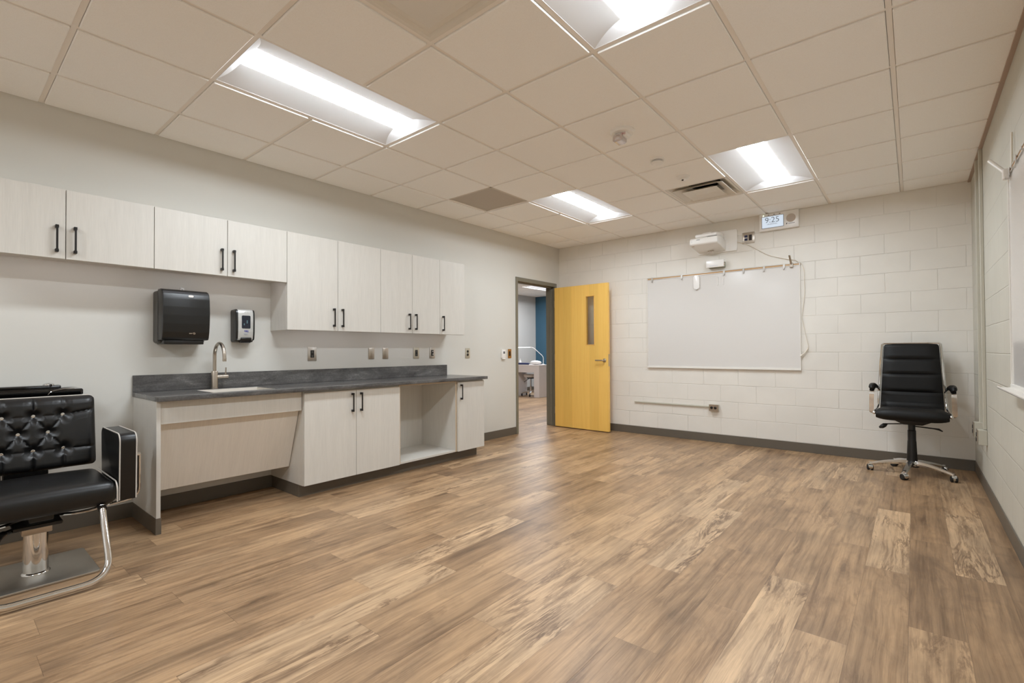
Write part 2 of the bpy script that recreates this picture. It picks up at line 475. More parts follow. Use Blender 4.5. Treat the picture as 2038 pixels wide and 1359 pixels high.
    def sphere(s, c, r, sc=(1, 1, 1), n=14):
        b = bmesh.new(); bmesh.ops.create_uvsphere(b, u_segments=n, v_segments=max(6, n//2), radius=r)
        bmesh.ops.scale(b, vec=sc, verts=b.verts); bmesh.ops.translate(b, vec=c, verts=b.verts)
        s._merge(b); return s
    def build(s, name, m, parent=None, angle=35):
        me = bpy.data.meshes.new(name)
        org = origin(parent)
        bmesh.ops.translate(s.bm, vec=-org, verts=s.bm.verts)
        s.bm.to_mesh(me); s.bm.free()
        me.materials.append(m)
        smooth_by_angle(me, angle)
        o = bpy.data.objects.new(name, me); C.objects.link(o)
        if parent is not None: o.parent = parent
        return o

def origin(parent):
    org = Vector((0, 0, 0))
    while parent is not None:
        org += parent.location; parent = parent.parent
    return org

def tag(o, label, cat, group=None, kind=None):
    o['label'] = label; o['category'] = cat
    if group: o['group'] = group
    if kind: o['kind'] = kind
    return o
def thing(name, label, cat, loc, group=None):
    o = bpy.data.objects.new(name, None); C.objects.link(o)
    o.location = loc; o.empty_display_size = 0.05
    return tag(o, label, cat, group)
def struct(o, label, cat):
    return tag(o, label, cat, kind='structure')

def text_mesh(txt, size, m, name, parent, place, squash=1.0, shear=0.0, bold=0.0):
    """flat lettering; place(x, y) -> world point, x/y in the text plane, centred on 0"""
    cu = bpy.data.curves.new('lettering', 'FONT'); cu.body = txt; cu.size = size; cu.align_x = 'CENTER'; cu.align_y = 'CENTER'
    cu.shear = shear; cu.offset = bold; cu.resolution_u = 4
    ob = bpy.data.objects.new('lettering', cu); C.objects.link(ob)
    bpy.context.view_layer.update()
    dg = bpy.context.evaluated_depsgraph_get()
    me = bpy.data.meshes.new_from_object(ob.evaluated_get(dg))
    bpy.data.objects.remove(ob); bpy.data.curves.remove(cu)
    org = origin(parent)
    for v in me.vertices:
        v.co = Vector(place(v.co.x*squash, v.co.y)) - org
    me.materials.clear(); me.materials.append(m); me.name = name
    o = bpy.data.objects.new(name, me); C.objects.link(o); o.parent = parent
    return o

def arc(c, r, a0, a1, n, f):
    """points on an arc; f maps (u, v) offsets to 3-D"""
    return [f(c[0]+r*math.cos(a0+(a1-a0)*k/n), c[1]+r*math.sin(a0+(a1-a0)*k/n)) for k in range(n+1)]

def fillet(pts, r, n=6):
    """round the inner corners of a polyline"""
    P = [Vector(p) for p in pts]; out = [P[0]]
    for i in range(1, len(P)-1):
        a, b, c = P[i-1], P[i], P[i+1]
        rr = min(r, (a-b).length*0.49, (c-b).length*0.49)
        p0 = b + (a-b).normalized()*rr; p1 = b + (c-b).normalized()*rr
        for k in range(n+1):
            t = k/n; out.append((1-t)**2*p0 + 2*t*(1-t)*b + t*t*p1)
    out.append(P[-1]); return out

# ------------------------------------------------------------------ room shell
def plank_floor(name, x0, x1, y0, y1, m, phases, light):
    PW, PL = 0.1815, 1.212
    bm = bmesh.new(); uv = bm.loops.layers.uv.new('UVMap')
    lt = bm.faces.layers.float.new('tone'); ls = bm.faces.layers.float.new('seed'); lp = bm.faces.layers.float.new('plen')
    k0 = math.floor((x0-3.108)/PW); k1 = math.ceil((x1-3.108)/PW)
    rnd = random.Random(11)
    for k in range(k0, k1):
        ph = phases.get(k, rnd.uniform(-PL, 0))
        n0 = math.floor((y0-ph)/PL); n1 = math.ceil((y1-ph)/PL)
        for n in range(n0, n1):
            ya, yb = ph+n*PL, ph+(n+1)*PL
            xa, xb = 3.108+k*PW, 3.108+(k+1)*PW
            cx0, cx1 = max(xa, x0), min(xb, x1); cy0, cy1 = max(ya, y0), min(yb, y1)
            if cx1-cx0 < 1e-4 or cy1-cy0 < 1e-4: continue
            vs = [bm.verts.new((x, y, 0)) for x, y in ((cx0, cy0), (cx1, cy0), (cx1, cy1), (cx0, cy1))]
            f = bm.faces.new(vs)
            for l in f.loops: l[uv].uv = (l.vert.co.x-xa, l.vert.co.y-ya)
            tone = min(0.62, max(0.02, rnd.gauss(0.30, 0.17)))
            if rnd.random() < 0.06: tone = rnd.uniform(0.75, 0.95)
            yc = (ya+yb)/2
            for kk, yy, tt in light:
                if kk == k and ya-0.1 < yy < yb+0.1 and abs(yy-yc) < 0.35: tone = tt
            f[lt] = tone; f[ls] = rnd.random(); f[lp] = PL
    me = bpy.data.meshes.new(name); bm.to_mesh(me); bm.free(); me.materials.append(m)
    o = bpy.data.objects.new(name, me); C.objects.link(o); return o
phases = {0: -3.83, -1: -4.155, -2: -4.805, 3: -3.545, 5: -3.11, 6: -3.70, 7: -2.957, 2: -1.6, 1: -4.545, -6: -4.94, -4: -5.145, -5: -5.755, 4: -4.02, -3: -4.40}
light = [(0, -3.22, 1.0), (-1, -2.35, 0.95), (-1, -4.76, 0.95), (-2, -4.2, 0.72), (3, -4.15, 0.95), (5, -2.5, 0.9), (7, -2.36, 0.85), (2, -0.98, 0.8),
         (6, -0.7, 0.2), (6, -1.9, 0.10), (6, -3.1, 0.12), (6, -4.3, 0.55), (-6, -4.33, 0.9), (-4, -5.75, 0.85), (-5, -5.15, 0.9), (4, -3.4, 0.25), (4, -2.2, 0.4),
         (1, -3.94, 0.35), (0, -4.43, 0.28), (2, -2.2, 0.25), (5, -3.7, 0.32), (7, -3.6, 0.12), (8, -2.6, 0.1), (8, -1.4, 0.1), (1, -5.1, 0.2), (2, -3.4, 0.2), (2, -4.6, 0.3), (3, -2.9, 0.4)]
K['plank'] = plank_mat()
struct(plank_floor('floor', -4.35, W, YR, 5.25, K['plank'], phases, light), 'brown wood look vinyl plank floor', 'floor')

DY0, DY1, DZ = -1.045, -0.13, 2.13      # door opening in the left wall
WT = 0.15
w = MB()
w.box(-WT, 0, YR, DY0-0.025, 0, CEIL+0.3); w.box(-WT, 0, DY1+0.025, 5.25, 0, CEIL+0.3); w.box(-WT, 0, DY0-0.025, DY1+0.025, DZ+0.025, CEIL+0.3)
struct(w.build('wall_left', K['drywall']), 'smooth pale greige painted wall behind the cabinets', 'wall')
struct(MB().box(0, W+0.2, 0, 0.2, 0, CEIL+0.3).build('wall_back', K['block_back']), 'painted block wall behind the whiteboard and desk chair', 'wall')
struct(MB().box(W, W+0.2, YR, 0, 0, CEIL+0.3).build('wall_right', K['block_right_shaded']), 'painted block wall on the right with raceways', 'wall')
struct(MB().box(-WT, W+0.2, YR-0.15, YR, 0, CEIL+0.3).build('wall_rear', mat('rear_wall_bounce_white', lin(246, 244, 240), 0.6)), 'plain wall behind the viewer', 'wall')  # unseen wall, made white to bounce more light into the room
struct(MB().box(-4.5, -4.35, -3.5, 5.25, 0, CEIL+0.3).build('wall_next_room_left', K['grey_wall']), 'pale grey wall of the next room seen through the doorway', 'wall')
struct(MB().box(-4.5, -WT, 5.25, 5.4, 0, CEIL+0.3).build('wall_next_room_back', K['blue_wall']), 'blue accent wall of the next room seen through the doorway', 'wall')
struct(MB().box(-4.5, -WT, -3.65, -3.5, 0, CEIL+0.3).build('wall_next_room_front', K['grey_wall']), 'near wall of the next room', 'wall')

# suspended ceiling: grid line i at x = GX + T*i, j at y = GY + T*j
T = 0.6096; GX, GY = 1.1081, -5.2731
def gx(i): return GX+T*i
def gy(j): return GY+T*j
LIGHTS = [(0, 0), (3, 0), (3, 5), (0, 5), (0, -5), (3, -5)]   # lower-left cell of each 2x4 troffer
HOLES = set()
for i, j in LIGHTS: HOLES |= {(i, j), (i, j+1)}
HOLES |= {(2, 0), (2, 6), (-1, 4)}
def ceiling_mesh(name, x0, x1, y0, y1, holes, ox, oy):
    t = MB(); g = MB()
    i0 = math.floor((x0-ox)/T); i1 = math.ceil((x1-ox)/T); j0 = math.floor((y0-oy)/T); j1 = math.ceil((y1-oy)/T)
    for i in range(i0, i1):
        for j in range(j0, j1):
            if (i, j) in holes: continue
            a0, a1 = max(ox+T*i+0.014, x0+0.012), min(ox+T*(i+1)-0.014, x1-0.012)
            b0, b1 = max(oy+T*j+0.014, y0+0.012), min(oy+T*(j+1)-0.014, y1-0.012)
            if a1-a0 < 0.02 or b1-b0 < 0.02: continue
            t.box(a0, a1, b0, b1, CEIL-0.010, CEIL+0.012, 0.004, 1)
    t.box(x0, x1, y0, y1, CEIL+0.28, CEIL+0.30)
    for i in range(i0+1, i1): g.box(ox+T*i-0.012, ox+T*i+0.012, y0, y1, CEIL, CEIL+0.003)
    for j in range(j0+1, j1):       # cross tees butt into the main tees and stop at the troffers
        for i in range(i0, i1):
            if (i, j-1) in holes and (i, j) in holes: continue
            g.box(max(x0, ox+T*i+0.012), min(x1, ox+T*(i+1)-0.012), oy+T*j-0.012, oy+T*j+0.012, CEIL+0.0002, CEIL+0.0028)
    for a in ((x0, x0+0.022, y0, y1), (x1-0.022, x1, y0, y1), (x0, x1, y0, y0+0.022), (x0, x1, y1-0.022, y1)):
        g.box(*a, CEIL-0.001, CEIL+0.0035)
    o = t.build(name, K['tile'])
    g.build('ceiling_grid', K['tee'], o)
    return o
struct(ceiling_mesh('ceiling', 0, W, YR, 0, HOLES, GX, GY), 'suspended ceiling of square off white tiles in a metal grid', 'ceiling')
HX, HY = -3.2, 3.15
struct(ceiling_mesh('ceiling_next_room', -4.35, -WT, -3.5, 5.25, {(0, 0), (0, 1), (2, -5), (2, -4)}, HX, HY), 'tiled ceiling of the next room seen through the doorway', 'ceiling')
tr = MB(); tr.box(W-0.022, W, YR, 0, CEIL-0.022, CEIL-0.001)
struct(tr.build('trim_1', mat('wall_angle_brown', lin(172, 150, 132), 0.5)), 'brownish metal angle where the ceiling meets the right wall', 'trim')

# vinyl cove base
def base(name, pts_list, label):
    b = MB()
    for (x0, x1, y0, y1) in pts_list: b.box(x0, x1, y0, y1, 0, 0.102, 0.0015, 1)
    return struct(b.build(name, K['vinyl']), label, 'baseboard')
base('baseboard_left', [(0, 0.006, YR, -5.402), (0, 0.006, -5.374, -4.40), (0, 0.006, -2.35, -1.094)], 'dark taupe vinyl base along the cabinet wall')
base('baseboard_back', [(0.006, W-0.006, -0.006, 0)], 'dark taupe vinyl base along the block wall behind the desk chair')
base('baseboard_right', [(W-0.006, W, YR, 0)], 'dark taupe vinyl base along the right block wall')
base('baseboard_next_room', [(-4.35, -4.344, -3.5, 5.25), (-4.344, -WT, 5.244, 5.25)], 'grey vinyl base in the next room')

# ------------------------------------------------------------------ door and frame
fr = MB()
FW = 0.045
for y0, y1 in ((DY0-FW, DY0), (DY1, DY1+FW)):
    fr.box(-WT-0.012, 0.012, y0, y1, 0, DZ+0.055, 0.002, 1)
fr.box(-WT-0.012, 0.012, DY0, DY1, DZ, DZ+0.055, 0.002, 1)
# stop
fr.box(-0.085, -0.045, DY0, DY0+0.016, 0, DZ); fr.box(-0.085, -0.045, DY1-0.016, DY1, 0, DZ); fr.box(-0.085, -0.045, DY0, DY1, DZ-0.016, DZ)
struct(fr.build('trim_2', K['frame']), 'grey green painted metal door frame around the open doorway', 'trim')

# leaf, opened against the back wall: hinge near (0.03,-0.15), far edge near (0.97,-0.19)
dl = thing('door_1', 'yellow maple door with a narrow window standing open', 'door', (0.045, -0.150, 0.0))
dl['kind'] = 'structure'
DW, DT, DH = 0.912, 0.045, 2.105
def leaf():
    m = MB(); z0 = 0.012; wx0, wx1, wz0, wz1 = 0.555, 0.690, 1.235, 1.935
    # one slab with a window hole, local x along the leaf
    b = bmesh.new()
    xs = (0, wx0, wx1, DW); zs = (z0, wz0, wz1, DH)
    for yy in (0.0, -DT):
        V = [[b.verts.new((x, yy, z)) for z in zs] for x in xs]
        for i in range(3):
            for j in range(3):
                if i == 1 and j == 1: continue
                b.faces.new((V[i][j], V[i+1][j], V[i+1][j+1], V[i][j+1]))
        if yy == 0.0: VA = V
        else: VB = V
    def wall(a):
        for i in range(len(a)):
            (i0, j0), (i1, j1) = a[i], a[(i+1) % len(a)]
            b.faces.new((VA[i0][j0], VA[i1][j1], VB[i1][j1], VB[i0][j0]))
    wall([(0, 0), (1, 0), (2, 0), (3, 0), (3, 1), (3, 2), (3, 3), (2, 3), (1, 3), (0, 3), (0, 2), (0, 1)])
    wall([(1, 1), (2, 1), (2, 2), (1, 2)])
    bmesh.ops.recalc_face_normals(b, faces=b.faces)
    m._merge(b); return m
LOC = dl.location.copy()
def at_door(m):                       # builders below work in leaf coordinates
    bmesh.ops.translate(m.bm, vec=LOC, verts=m.bm.verts); return m
at_door(leaf()).build('leaf', K['door'], dl)
wf = MB()
for yy in (-DT-0.003, -0.006):
    for a in ((0.547, 0.558, 1.227, 1.943), (0.687, 0.698, 1.227, 1.943), (0.547, 0.698, 1.227, 1.238), (0.547, 0.698, 1.932, 1.943)):
        wf.box(a[0], a[1], yy, yy+0.009, a[2], a[3], 0.001, 1)
at_door(wf).build('window_frame', mat('oak_bead', lin(238, 186, 98), 0.4), dl)
gp = at_door(MB().box(0.553, 0.692, -0.026, -0.020, 1.233, 1.937)).build('window_pane', K['glass'], dl)
for s in (1, -1):
    hy = -DT if s == 1 else 0.0
    h = MB()
    d = -1 if s == 1 else 1
    h.lathe([(0.026, 0), (0.026, 0.008), (0.018, 0.012), (0.012, 0.014), (0.012, 0.045)] if d > 0 else
            [(0.026, 0), (0.026, -0.008), (0.018, -0.012), (0.012, -0.014), (0.012, -0.045)], (0.855, hy, 1.012), 'y', 20)
    h.tube(fillet([(0.855, hy+d*0.012, 1.012), (0.855, hy+d*0.052, 1.012), (0.735, hy+d*0.052, 1.012)], 0.02), [0.010]*9 + [0.008], 10)
    at_door(h).build('lever_handle', K['nickel'], dl)
at_door(MB().box(DW-0.001, DW+0.002, -0.036, -0.010, 0.93, 1.10)).build('lock_plate', K['nickel'], dl)
for z in (0.25, 1.05, 1.86):
    h = MB(); h.tube([(-0.012, -0.004, z-0.055), (-0.012, -0.004, z+0.055)], 0.008, 10); h.box(-0.012, 0.002, -0.040, -0.004, z-0.05, z+0.05)
    at_door(h).build('hinge', K['nickel'], dl)
dl.rotation_euler = (0, 0, math.radians(-1.2))

# ------------------------------------------------------------------ ceiling lights
def troffer(i, j, label, group, lens_m, x0=None, y0=None):
    x0 = gx(i) if x0 is None else x0; y0 = gy(j) if y0 is None else y0
    t = thing('ceiling_light', label, 'ceiling light', (x0+T/2, y0+T, CEIL), group)
    xc = x0+T/2; a0, a1 = y0+0.013, y0+2*T-0.013
    hw = T/2-0.013
    lw, dep, er = 0.100, 0.048, 0.060       # lens half width, recess, end reflector run
    # curved reflector wings (double sided thin shells with thickness)
    rf = MB()
    for s in (-1, 1):
        def wing(u, v, s=s):
            x = hw + (lw-0.004-hw)*u
            z = CEIL + 0.001 + (dep+0.004)*(0.75*u+0.25*math.sin(u*math.pi/2))
            return (xc+s*x, a0+(a1-a0)*v, z)
        rf.grid(wing, 10, 2)
    rf.box(xc-hw-0.002, xc+hw+0.002, a0-0.002, a1+0.002, CEIL+0.125, CEIL+0.130)
    for s in (-1, 1):
        rf.box(xc+s*hw-0.001, xc+s*hw+0.001, a0, a1, CEIL, CEIL+0.127)
    for ya in (a0, a1): rf.box(xc-hw, xc+hw, ya-0.001, ya+0.001, CEIL, CEIL+0.127)
    rf.build('reflector', K['reflector'], t)
    # end reflectors: sloping plates
    for e, sgn in ((a0, 1), (a1, -1)):
        ep = MB()
        ep.grid(lambda u, v, e=e, sgn=sgn: (xc+(2*u-1)*hw, e+sgn*(0.001+er*math.sin(v*math.pi/2)), CEIL+0.001+0.053*v), 2, 8)
        ep.build('end_reflector', K['reflector'], t)
    # bowed lens
    ln = MB()
    la, lb = a0+er*0.72, a1-er*0.72
    def lens(u, v):
        x = (2*u-1)*lw
        return (xc+x, la+(lb-la)*v, CEIL+dep-0.009*(1-(2*u-1)**2))
    ln.grid(lens, 16, 2)
    ln.build('lens', lens_m, t)
    return t
GL = 'recessed troffer lights in the room ceiling'
troffer(0, 0, 'recessed ceiling light over the sink and cabinets, whole and nearest the upper left', GL, K['lens'])
troffer(3, 0, 'recessed ceiling light at the top edge, cut off by the photo frame', GL, K['lens'])
troffer(3, 5, 'recessed ceiling light in front of the clock screen, beside the open vent', GL, K['lens'])
troffer(0, 5, 'recessed ceiling light nearest the open door, beside the grey grille', GL, K['lens'])
troffer(0, -5, 'unseen recessed ceiling light added for illumination behind the viewer, cabinet side', GL, K['lens'])  # this and the next: unseen lamps added to light the room
troffer(3, -5, 'unseen recessed ceiling light added for illumination behind the viewer, right wall side', GL, K['lens'])
troffer(0, 0, 'cool white ceiling light of the next room seen through the doorway', None, K['hall_lens'], HX, HY)
troffer(0, 0, 'unseen cool white ceiling light added to brighten the next room beside the doorway', None, K['hall_lens'], HX+2*T, HY-5*T)  # extra hidden lamp, added to brighten the next room

# ------------------------------------------------------------------ vents
def plaque(i, j):
    x0, y0 = gx(i)+0.013, gy(j)+0.013; x1, y1 = gx(i+1)-0.013, gy(j+1)-0.013
    t = thing('air_diffuser', 'square plaque air diffuser with stepped edges at the top of the photo', 'air vent', ((x0+x1)/2, (y0+y1)/2, CEIL))
    def ring(m, a, b, za, zb, th=0.003):
        # sloping square ring from inset a (z za) to inset b (z zb)
        A = [(x0+a, y0+a, za), (x1-a, y0+a, za), (x1-a, y1-a, za), (x0+a, y1-a, za)]
        B = [(x0+b, y0+b, zb), (x1-b, y0+b, zb), (x1-b, y1-b, zb), (x0+b, y1-b, zb)]
        bb = bmesh.new()
        va = [bb.verts.new(p) for p in A]; vb = [bb.verts.new(p) for p in B]
        vc = [bb.verts.new((p[0], p[1], p[2]+th)) for p in A]; vd = [bb.verts.new((p[0], p[1], p[2]+th)) for p in B]
        for k in range(4):
            n = (k+1) % 4
            bb.faces.new((va[k], va[n], vb[n], vb[k])); bb.faces.new((vc[k], vd[k], vd[n], vc[n]))
            bb.faces.new((va[k], vc[k], vc[n], va[n])); bb.faces.new((vb[k], vb[n], vd[n], vd[k]))
        bmesh.ops.recalc_face_normals(bb, faces=bb.faces); m._merge(bb)
    m = MB(); ring(m, 0, 0.022, CEIL-0.002, CEIL-0.002); ring(m, 0.022, 0.040, CEIL-0.002, CEIL+0.012)
    m.build('outer_frame', K['duct'], t)
    m = MB(); m.box(x0+0.036, x1-0.036, y0+0.036, y1-0.036, CEIL+0.006, CEIL+0.010, 0.002, 1); m.build('back_pan', K['duct'], t)
    m = MB(); m.box(x0+0.072, x1-0.072, y0+0.072, y1-0.072, CEIL-0.002, CEIL+0.0055, 0.003, 2); m.build('middle_step', K['duct'], t)
    m = MB(); m.box(x0+0.108, x1-0.108, y0+0.108, y1-0.108, CEIL-0.010, CEIL-0.0025, 0.003, 2); m.build('centre_plaque', K['duct'], t)
plaque(2, 0)
def cone_vent(i, j):
    x0, y0 = gx(i)+0.013, gy(j)+0.013; x1, y1 = gx(i+1)-0.013, gy(j+1)-0.013
    xc, yc = (x0+x1)/2, (y0+y1)/2
    t = thing('air_diffuser', 'square air vent with dropped cones and a dark round duct showing, near the projector', 'air vent', (xc, yc, CEIL))
    def cone(m, s0, z0, s1, z1, th=0.003, oy=0.0):
        bb = bmesh.new(); R = []
        for s, z in ((s0, z0), (s1, z1), (s1, z1+th), (s0, z0+th)):
            R.append([bb.verts.new((xc+a*s, yc+oy+b*s, z)) for a, b in ((-1, -1), (1, -1), (1, 1), (-1, 1))])
        for q in range(4):
            A, B = R[q], R[(q+1) % 4]
            for k in range(4): bb.faces.new((A[k], A[(k+1) % 4], B[(k+1) % 4], B[k]))
        bmesh.ops.recalc_face_normals(bb, faces=bb.faces); m._merge(bb)
    h = 0.29
    m = MB(); cone(m, h, CEIL, h-0.02, CEIL); cone(m, h-0.02, CEIL, 0.15, CEIL+0.085); m.build('outer_cone', K['duct'], t)
    m = MB(); cone(m, 0.240, CEIL-0.018, 0.15, CEIL+0.030); m.build('middle_cone', K['duct'], t)
    m = MB(); cone(m, 0.165, CEIL-0.024, 0.10, CEIL+0.006); m.box(xc-0.10, xc+0.10, yc-0.10, yc+0.10, CEIL+0.005, CEIL+0.008); m.build('inner_cone', K['duct'], t)
    m = MB(); m.lathe([(0.148, 0), (0.148, 0.12), (0.146, 0.12), (0.146, 0)], (xc, yc, CEIL+0.075), 'z', 32); m.lathe([(0.15, 0.12), (0.15, 0.125)], (xc, yc, CEIL+0.075), 'z', 32)
    m.build('duct_collar', K['dark'], t)
    for a in (-0.10, 0.10): MB().tube([(xc+a, yc+a, CEIL+0.02), (xc+a*1.1, yc+a*1.1, CEIL+0.09)], 0.002, 6).build('hanger_wire', K['steel'], t)
cone_vent(2, 6)
x0, y0 = gx(-1)+0.013, gy(4)+0.013
t = thing('return_grille', 'square grey perforated return grille in the ceiling beside the far left light', 'air vent', (x0+0.29, y0+0.29, CEIL))
m = MB(); m.box(x0+0.018, x0+T-0.044, y0+0.018, y0+T-0.044, CEIL+0.002, CEIL+0.006); m.build('perforated_panel', K['grille_grey'], t)
m = MB()
S = T-0.026
for a in ((0, 0.02, 0, S), (S-0.02, S, 0, S), (0, S, 0, 0.02), (0, S, S-0.02, S)): m.box(x0+a[0], x0+a[1], y0+a[2], y0+a[3], CEIL-0.001, CEIL+0.007, 0.001, 1)
m.build('frame', mat('grille_frame', lin(200, 190, 176), 0.5), t)

# ceiling devices
t = thing('fire_alarm_strobe', 'round ceiling fire alarm with a clear strobe and red letters', 'fire alarm', (2.632, -3.11, CEIL-0.010))
z = CEIL-0.010
MB().lathe([(0.088, 0), (0.088, -0.012), (0.078, -0.024), (0.03, -0.026)], (2.632, -3.11, z), 'z', 36).build('base', K['white_plastic'], t)
MB().box(2.585, 2.679, -3.145, -3.075, z-0.055, z-0.022, 0.004).build('housing', K['white_plastic'], t)
sb = MB(); sb.rbox('y', (2.618, z-0.062), 0.036, 0.026, -3.160, -3.085, 0.018); sb.sphere((2.618, -3.155, z-0.064), 0.026, (1, 0.7, 0.9))
sb.build('strobe_lens', K['clear_plastic'], t)
def fa_place(x, y): return (2.655+x*0.9, -3.1455, z-0.037+y)
text_mesh('FIRE', 0.024, K['red_mark'], 'lettering', t, fa_place)
t = thing('smoke_detector', 'white smoke detector with dark slots in the ceiling beyond the fire alarm', 'smoke detector', (2.612, -2.44, z))
MB().lathe([(0.056, 0), (0.056, -0.010), (0.050, -0.014)], (2.612, -2.44, z), 'z', 32).build('base', K['white_plastic'], t)
MB().lathe([(0.047, -0.013), (0.047, -0.026)], (2.612, -2.44, z), 'z', 32).build('slot_band', K['dark'], t)
m = MB(); m.lathe([(0.051, -0.018), (0.051, -0.021)], (2.612, -2.44, z), 'z', 32); m.lathe([(0.051, -0.025), (0.050, -0.032), (0.036, -0.044), (0.01, -0.046)], (2.612, -2.44, z), 'z', 32)
m.build('cap', K['white_plastic'], t)
t = thing('occupancy_sensor', 'small white domed motion sensor in the ceiling beside the open vent', 'sensor', (2.632, -1.90, z))
MB().lathe([(0.058, 0), (0.057, -0.008), (0.045, -0.022), (0.030, -0.028)], (2.632, -1.90, z), 'z', 32).build('base', K['white_plastic'], t)
MB().lathe([(0.026, -0.026), (0.022, -0.040), (0.010, -0.047)], (2.632, -1.90, z), 'z', 24).build('dome', K['white_plastic'], t)
MB().sphere((2.634, -1.917, z-0.037), 0.011, (1, 0.7, 0.8)).build('sensor_window', K['dark_grey'], t)

# ------------------------------------------------------------------ wall cabinets
def pull(x, y, z0, z1, parent):
    """black bar pull on the face at x, running z0..z1"""
    m = MB()
    for zz in (z0, z1-0.018):
        m.box(x, x+0.028, y-0.008, y+0.008, zz, zz+0.018, 0.0015, 1)
    m.box(x+0.022, x+0.031, y-0.005, y+0.005, z0+0.001, z1-0.001, 0.0015, 1)
    m.build('handle', K['black_metal'], parent)
def doors(t, xf, splits, z0, z1, handles, hz):
    """splits: y edges; handles: +1 = pull near the high-y edge, -1 = near the low-y edge"""
    for k in range(len(splits)-1):
        a, b = splits[k]+0.0018, splits[k+1]-0.0018
        m = MB(); m.box(xf-0.019, xf, a, b, z0+0.001, z1-0.001, 0.001, 1)
        d = m.build('door', K['laminate'], t)
        hy = b-0.040 if handles[k] > 0 else a+0.040
        pull(xf, hy, hz[0], hz[1], d)
XU = 0.30
def wall_cab(ys, z0, z1, handles, label):
    t = thing('wall_cabinet', label, 'cabinet', (0, (ys[0]+ys[-1])/2, z0), 'pale laminate wall cabinets')
    m = MB()
    y0, y1 = ys[0]+0.0005, ys[-1]-0.0005
    m.box(0.001, XU-0.021, y0, y0+0.018, z0+(0 if abs(y0+4.444) < 0.01 else 0.024), z1); m.box(0.001, XU-0.021, y1-0.018, y1, z0+0.024, z1)
    m.box(0.001, XU-0.021, y0+0.018, y1-0.018, z0+0.024, z0+0.040); m.box(0.001, XU-0.021, y0+0.018, y1-0.018, z1-0.018, z1); m.box(XU-0.045, XU-0.021, y0+0.018 if abs(y0+4.444) < 0.01 else y0, y1, z0, z0+0.024)
    m.box(0.001, 0.008, y0+0.018, y1-0.018, z0+0.018, z1-0.018)
    m.build('body', K['laminate'], t)
    m = MB(); m.box(0.215, 0.235, y0+0.06, y1-0.06, z0+0.014, z0+0.0235); m.build('light_strip', K['strip'], t)
    doors(t, XU, ys, z0, z1, handles, (z0+0.038, z0+0.200))
wall_cab((-6.257, -5.801, -5.353), 1.722, 2.146, (1, -1), 'short wall cabinet at the left edge, above the salon chair')
wall_cab((-5.353, -4.895, -4.444), 1.722, 2.146, (1, -1), 'short wall cabinet above the paper towel dispenser')
wall_cab((-4.444, -3.985, -3.530), 1.336, 2.146, (1, -1), 'tall two door wall cabinet next to the soap dispenser')
wall_cab((-3.530, -3.146, -2.767), 1.336, 2.146, (1, -1), 'narrower tall two door wall cabinet, second from the right')
wall_cab((-2.767, -2.390), 1.336, 2.146, (-1,), 'single door wall cabinet at the right end')

# ------------------------------------------------------------------ base cabinets
XB = 0.57
CT = 0.874; CB = CT-0.031
KZ = 0.100
# accessible sink front: end panel, apron and sloping knee panel
t = thing('sink_cabinet', 'open knee space sink cabinet with a sloping panel and end panel', 'cabinet', (0, -4.9, 0))
m = MB(); m.box(0.001, 0.548, -5.400, -5.376, 0.0, CB-0.001, 0.001, 1); m.build('end_panel', K['laminate'], t)
m = MB(); m.box(0.001, 0.551, -5.4035, -5.4005, 0, 0.102); m.box(0.5485, 0.5525, -5.4035, -5.374, 0, 0.102); m.box(0.001, 0.551, -5.3755, -5.3725, 0, 0.102)
m.build('vinyl_base', K['vinyl'], t)
m = MB(); m.box(0.518, 0.540, -5.3755, -4.442, 0.693, CB-0.001, 0.001, 1); m.build('apron', K['laminate'], t)
# sloping panel from under the apron back towards the wall
m = MB(); m.prism([(0.485, 0.72), (0.503, 0.72), (0.332, 0.225), (0.314, 0.225)], 'y', -5.372, -4.442, 0.001, 1); m.build('knee_panel', K['laminate_slope'], t)
m = MB(); m.box(0.02, 0.52, -5.372, -4.442, 0.700, 0.712); m.box(0.001, 0.30, -5.372, -4.442, 0.225, 0.238); m.build('inner_frame', K['laminate'], t)

def base_cab(ys, kind, label, handles=()):
    y0, y1 = ys[0], ys[-1]
    t = thing('base_cabinet', label, 'cabinet', (0, (y0+y1)/2, 0), 'pale laminate base cabinets')
    xb = XB-0.021
    m = MB()
    for a in (y0+0.0005, y1-0.0185): m.box(0.001, xb, a, a+0.018, KZ, CB-0.001)
    m.box(0.001, xb, y0+0.018, y1-0.018, KZ, KZ+0.018)
    m.box(0.001, 0.010, y0+0.018, y1-0.018, KZ+0.018, CB-0.001)
    if kind == 'open': m.box(xb-0.02, xb, y0+0.018, y1-0.018, CB-0.014, CB-0.001); m.box(0.02, xb-0.03, y0+0.018, y1-0.018, CB-0.02, CB-0.004)
    else: m.box(0.03, xb, y0+0.018, y1-0.018, CB-0.020, CB-0.001)
    m.build('body', K['laminate'], t)
    if kind == 'open':
        m = MB()
        for a in (y0+0.0005, y1-0.0185): m.box(xb, xb+0.0012, a, a+0.018, KZ, CB-0.001)
        m.box(xb, xb+0.0012, y0+0.018, y1-0.018, CB-0.014, CB-0.001)
        m.build('edge_band', K['lam_edge'], t)
    else:
        doors(t, XB, ys, KZ, CB-0.014, handles, (CB-0.014-0.185, CB-0.014-0.026))
    m = MB(); m.box(0.02, 0.478, y0+(0.004 if y0 < -4 else 0), y1-(0.03 if y1 > -2.5 else 0), 0, KZ-0.0005)
    m.build('toe_kick', K['vinyl'], t)
base_cab((-4.438, -3.972, -3.512), 'door', 'two door base cabinet in the middle of the counter run', (1, -1))
base_cab((-3.512, -2.762), 'open', 'open base cabinet without doors showing its empty inside')
base_cab((-2.762, -2.358), 'door', 'single narrow door base cabinet at the right end of the counter', (-1,))

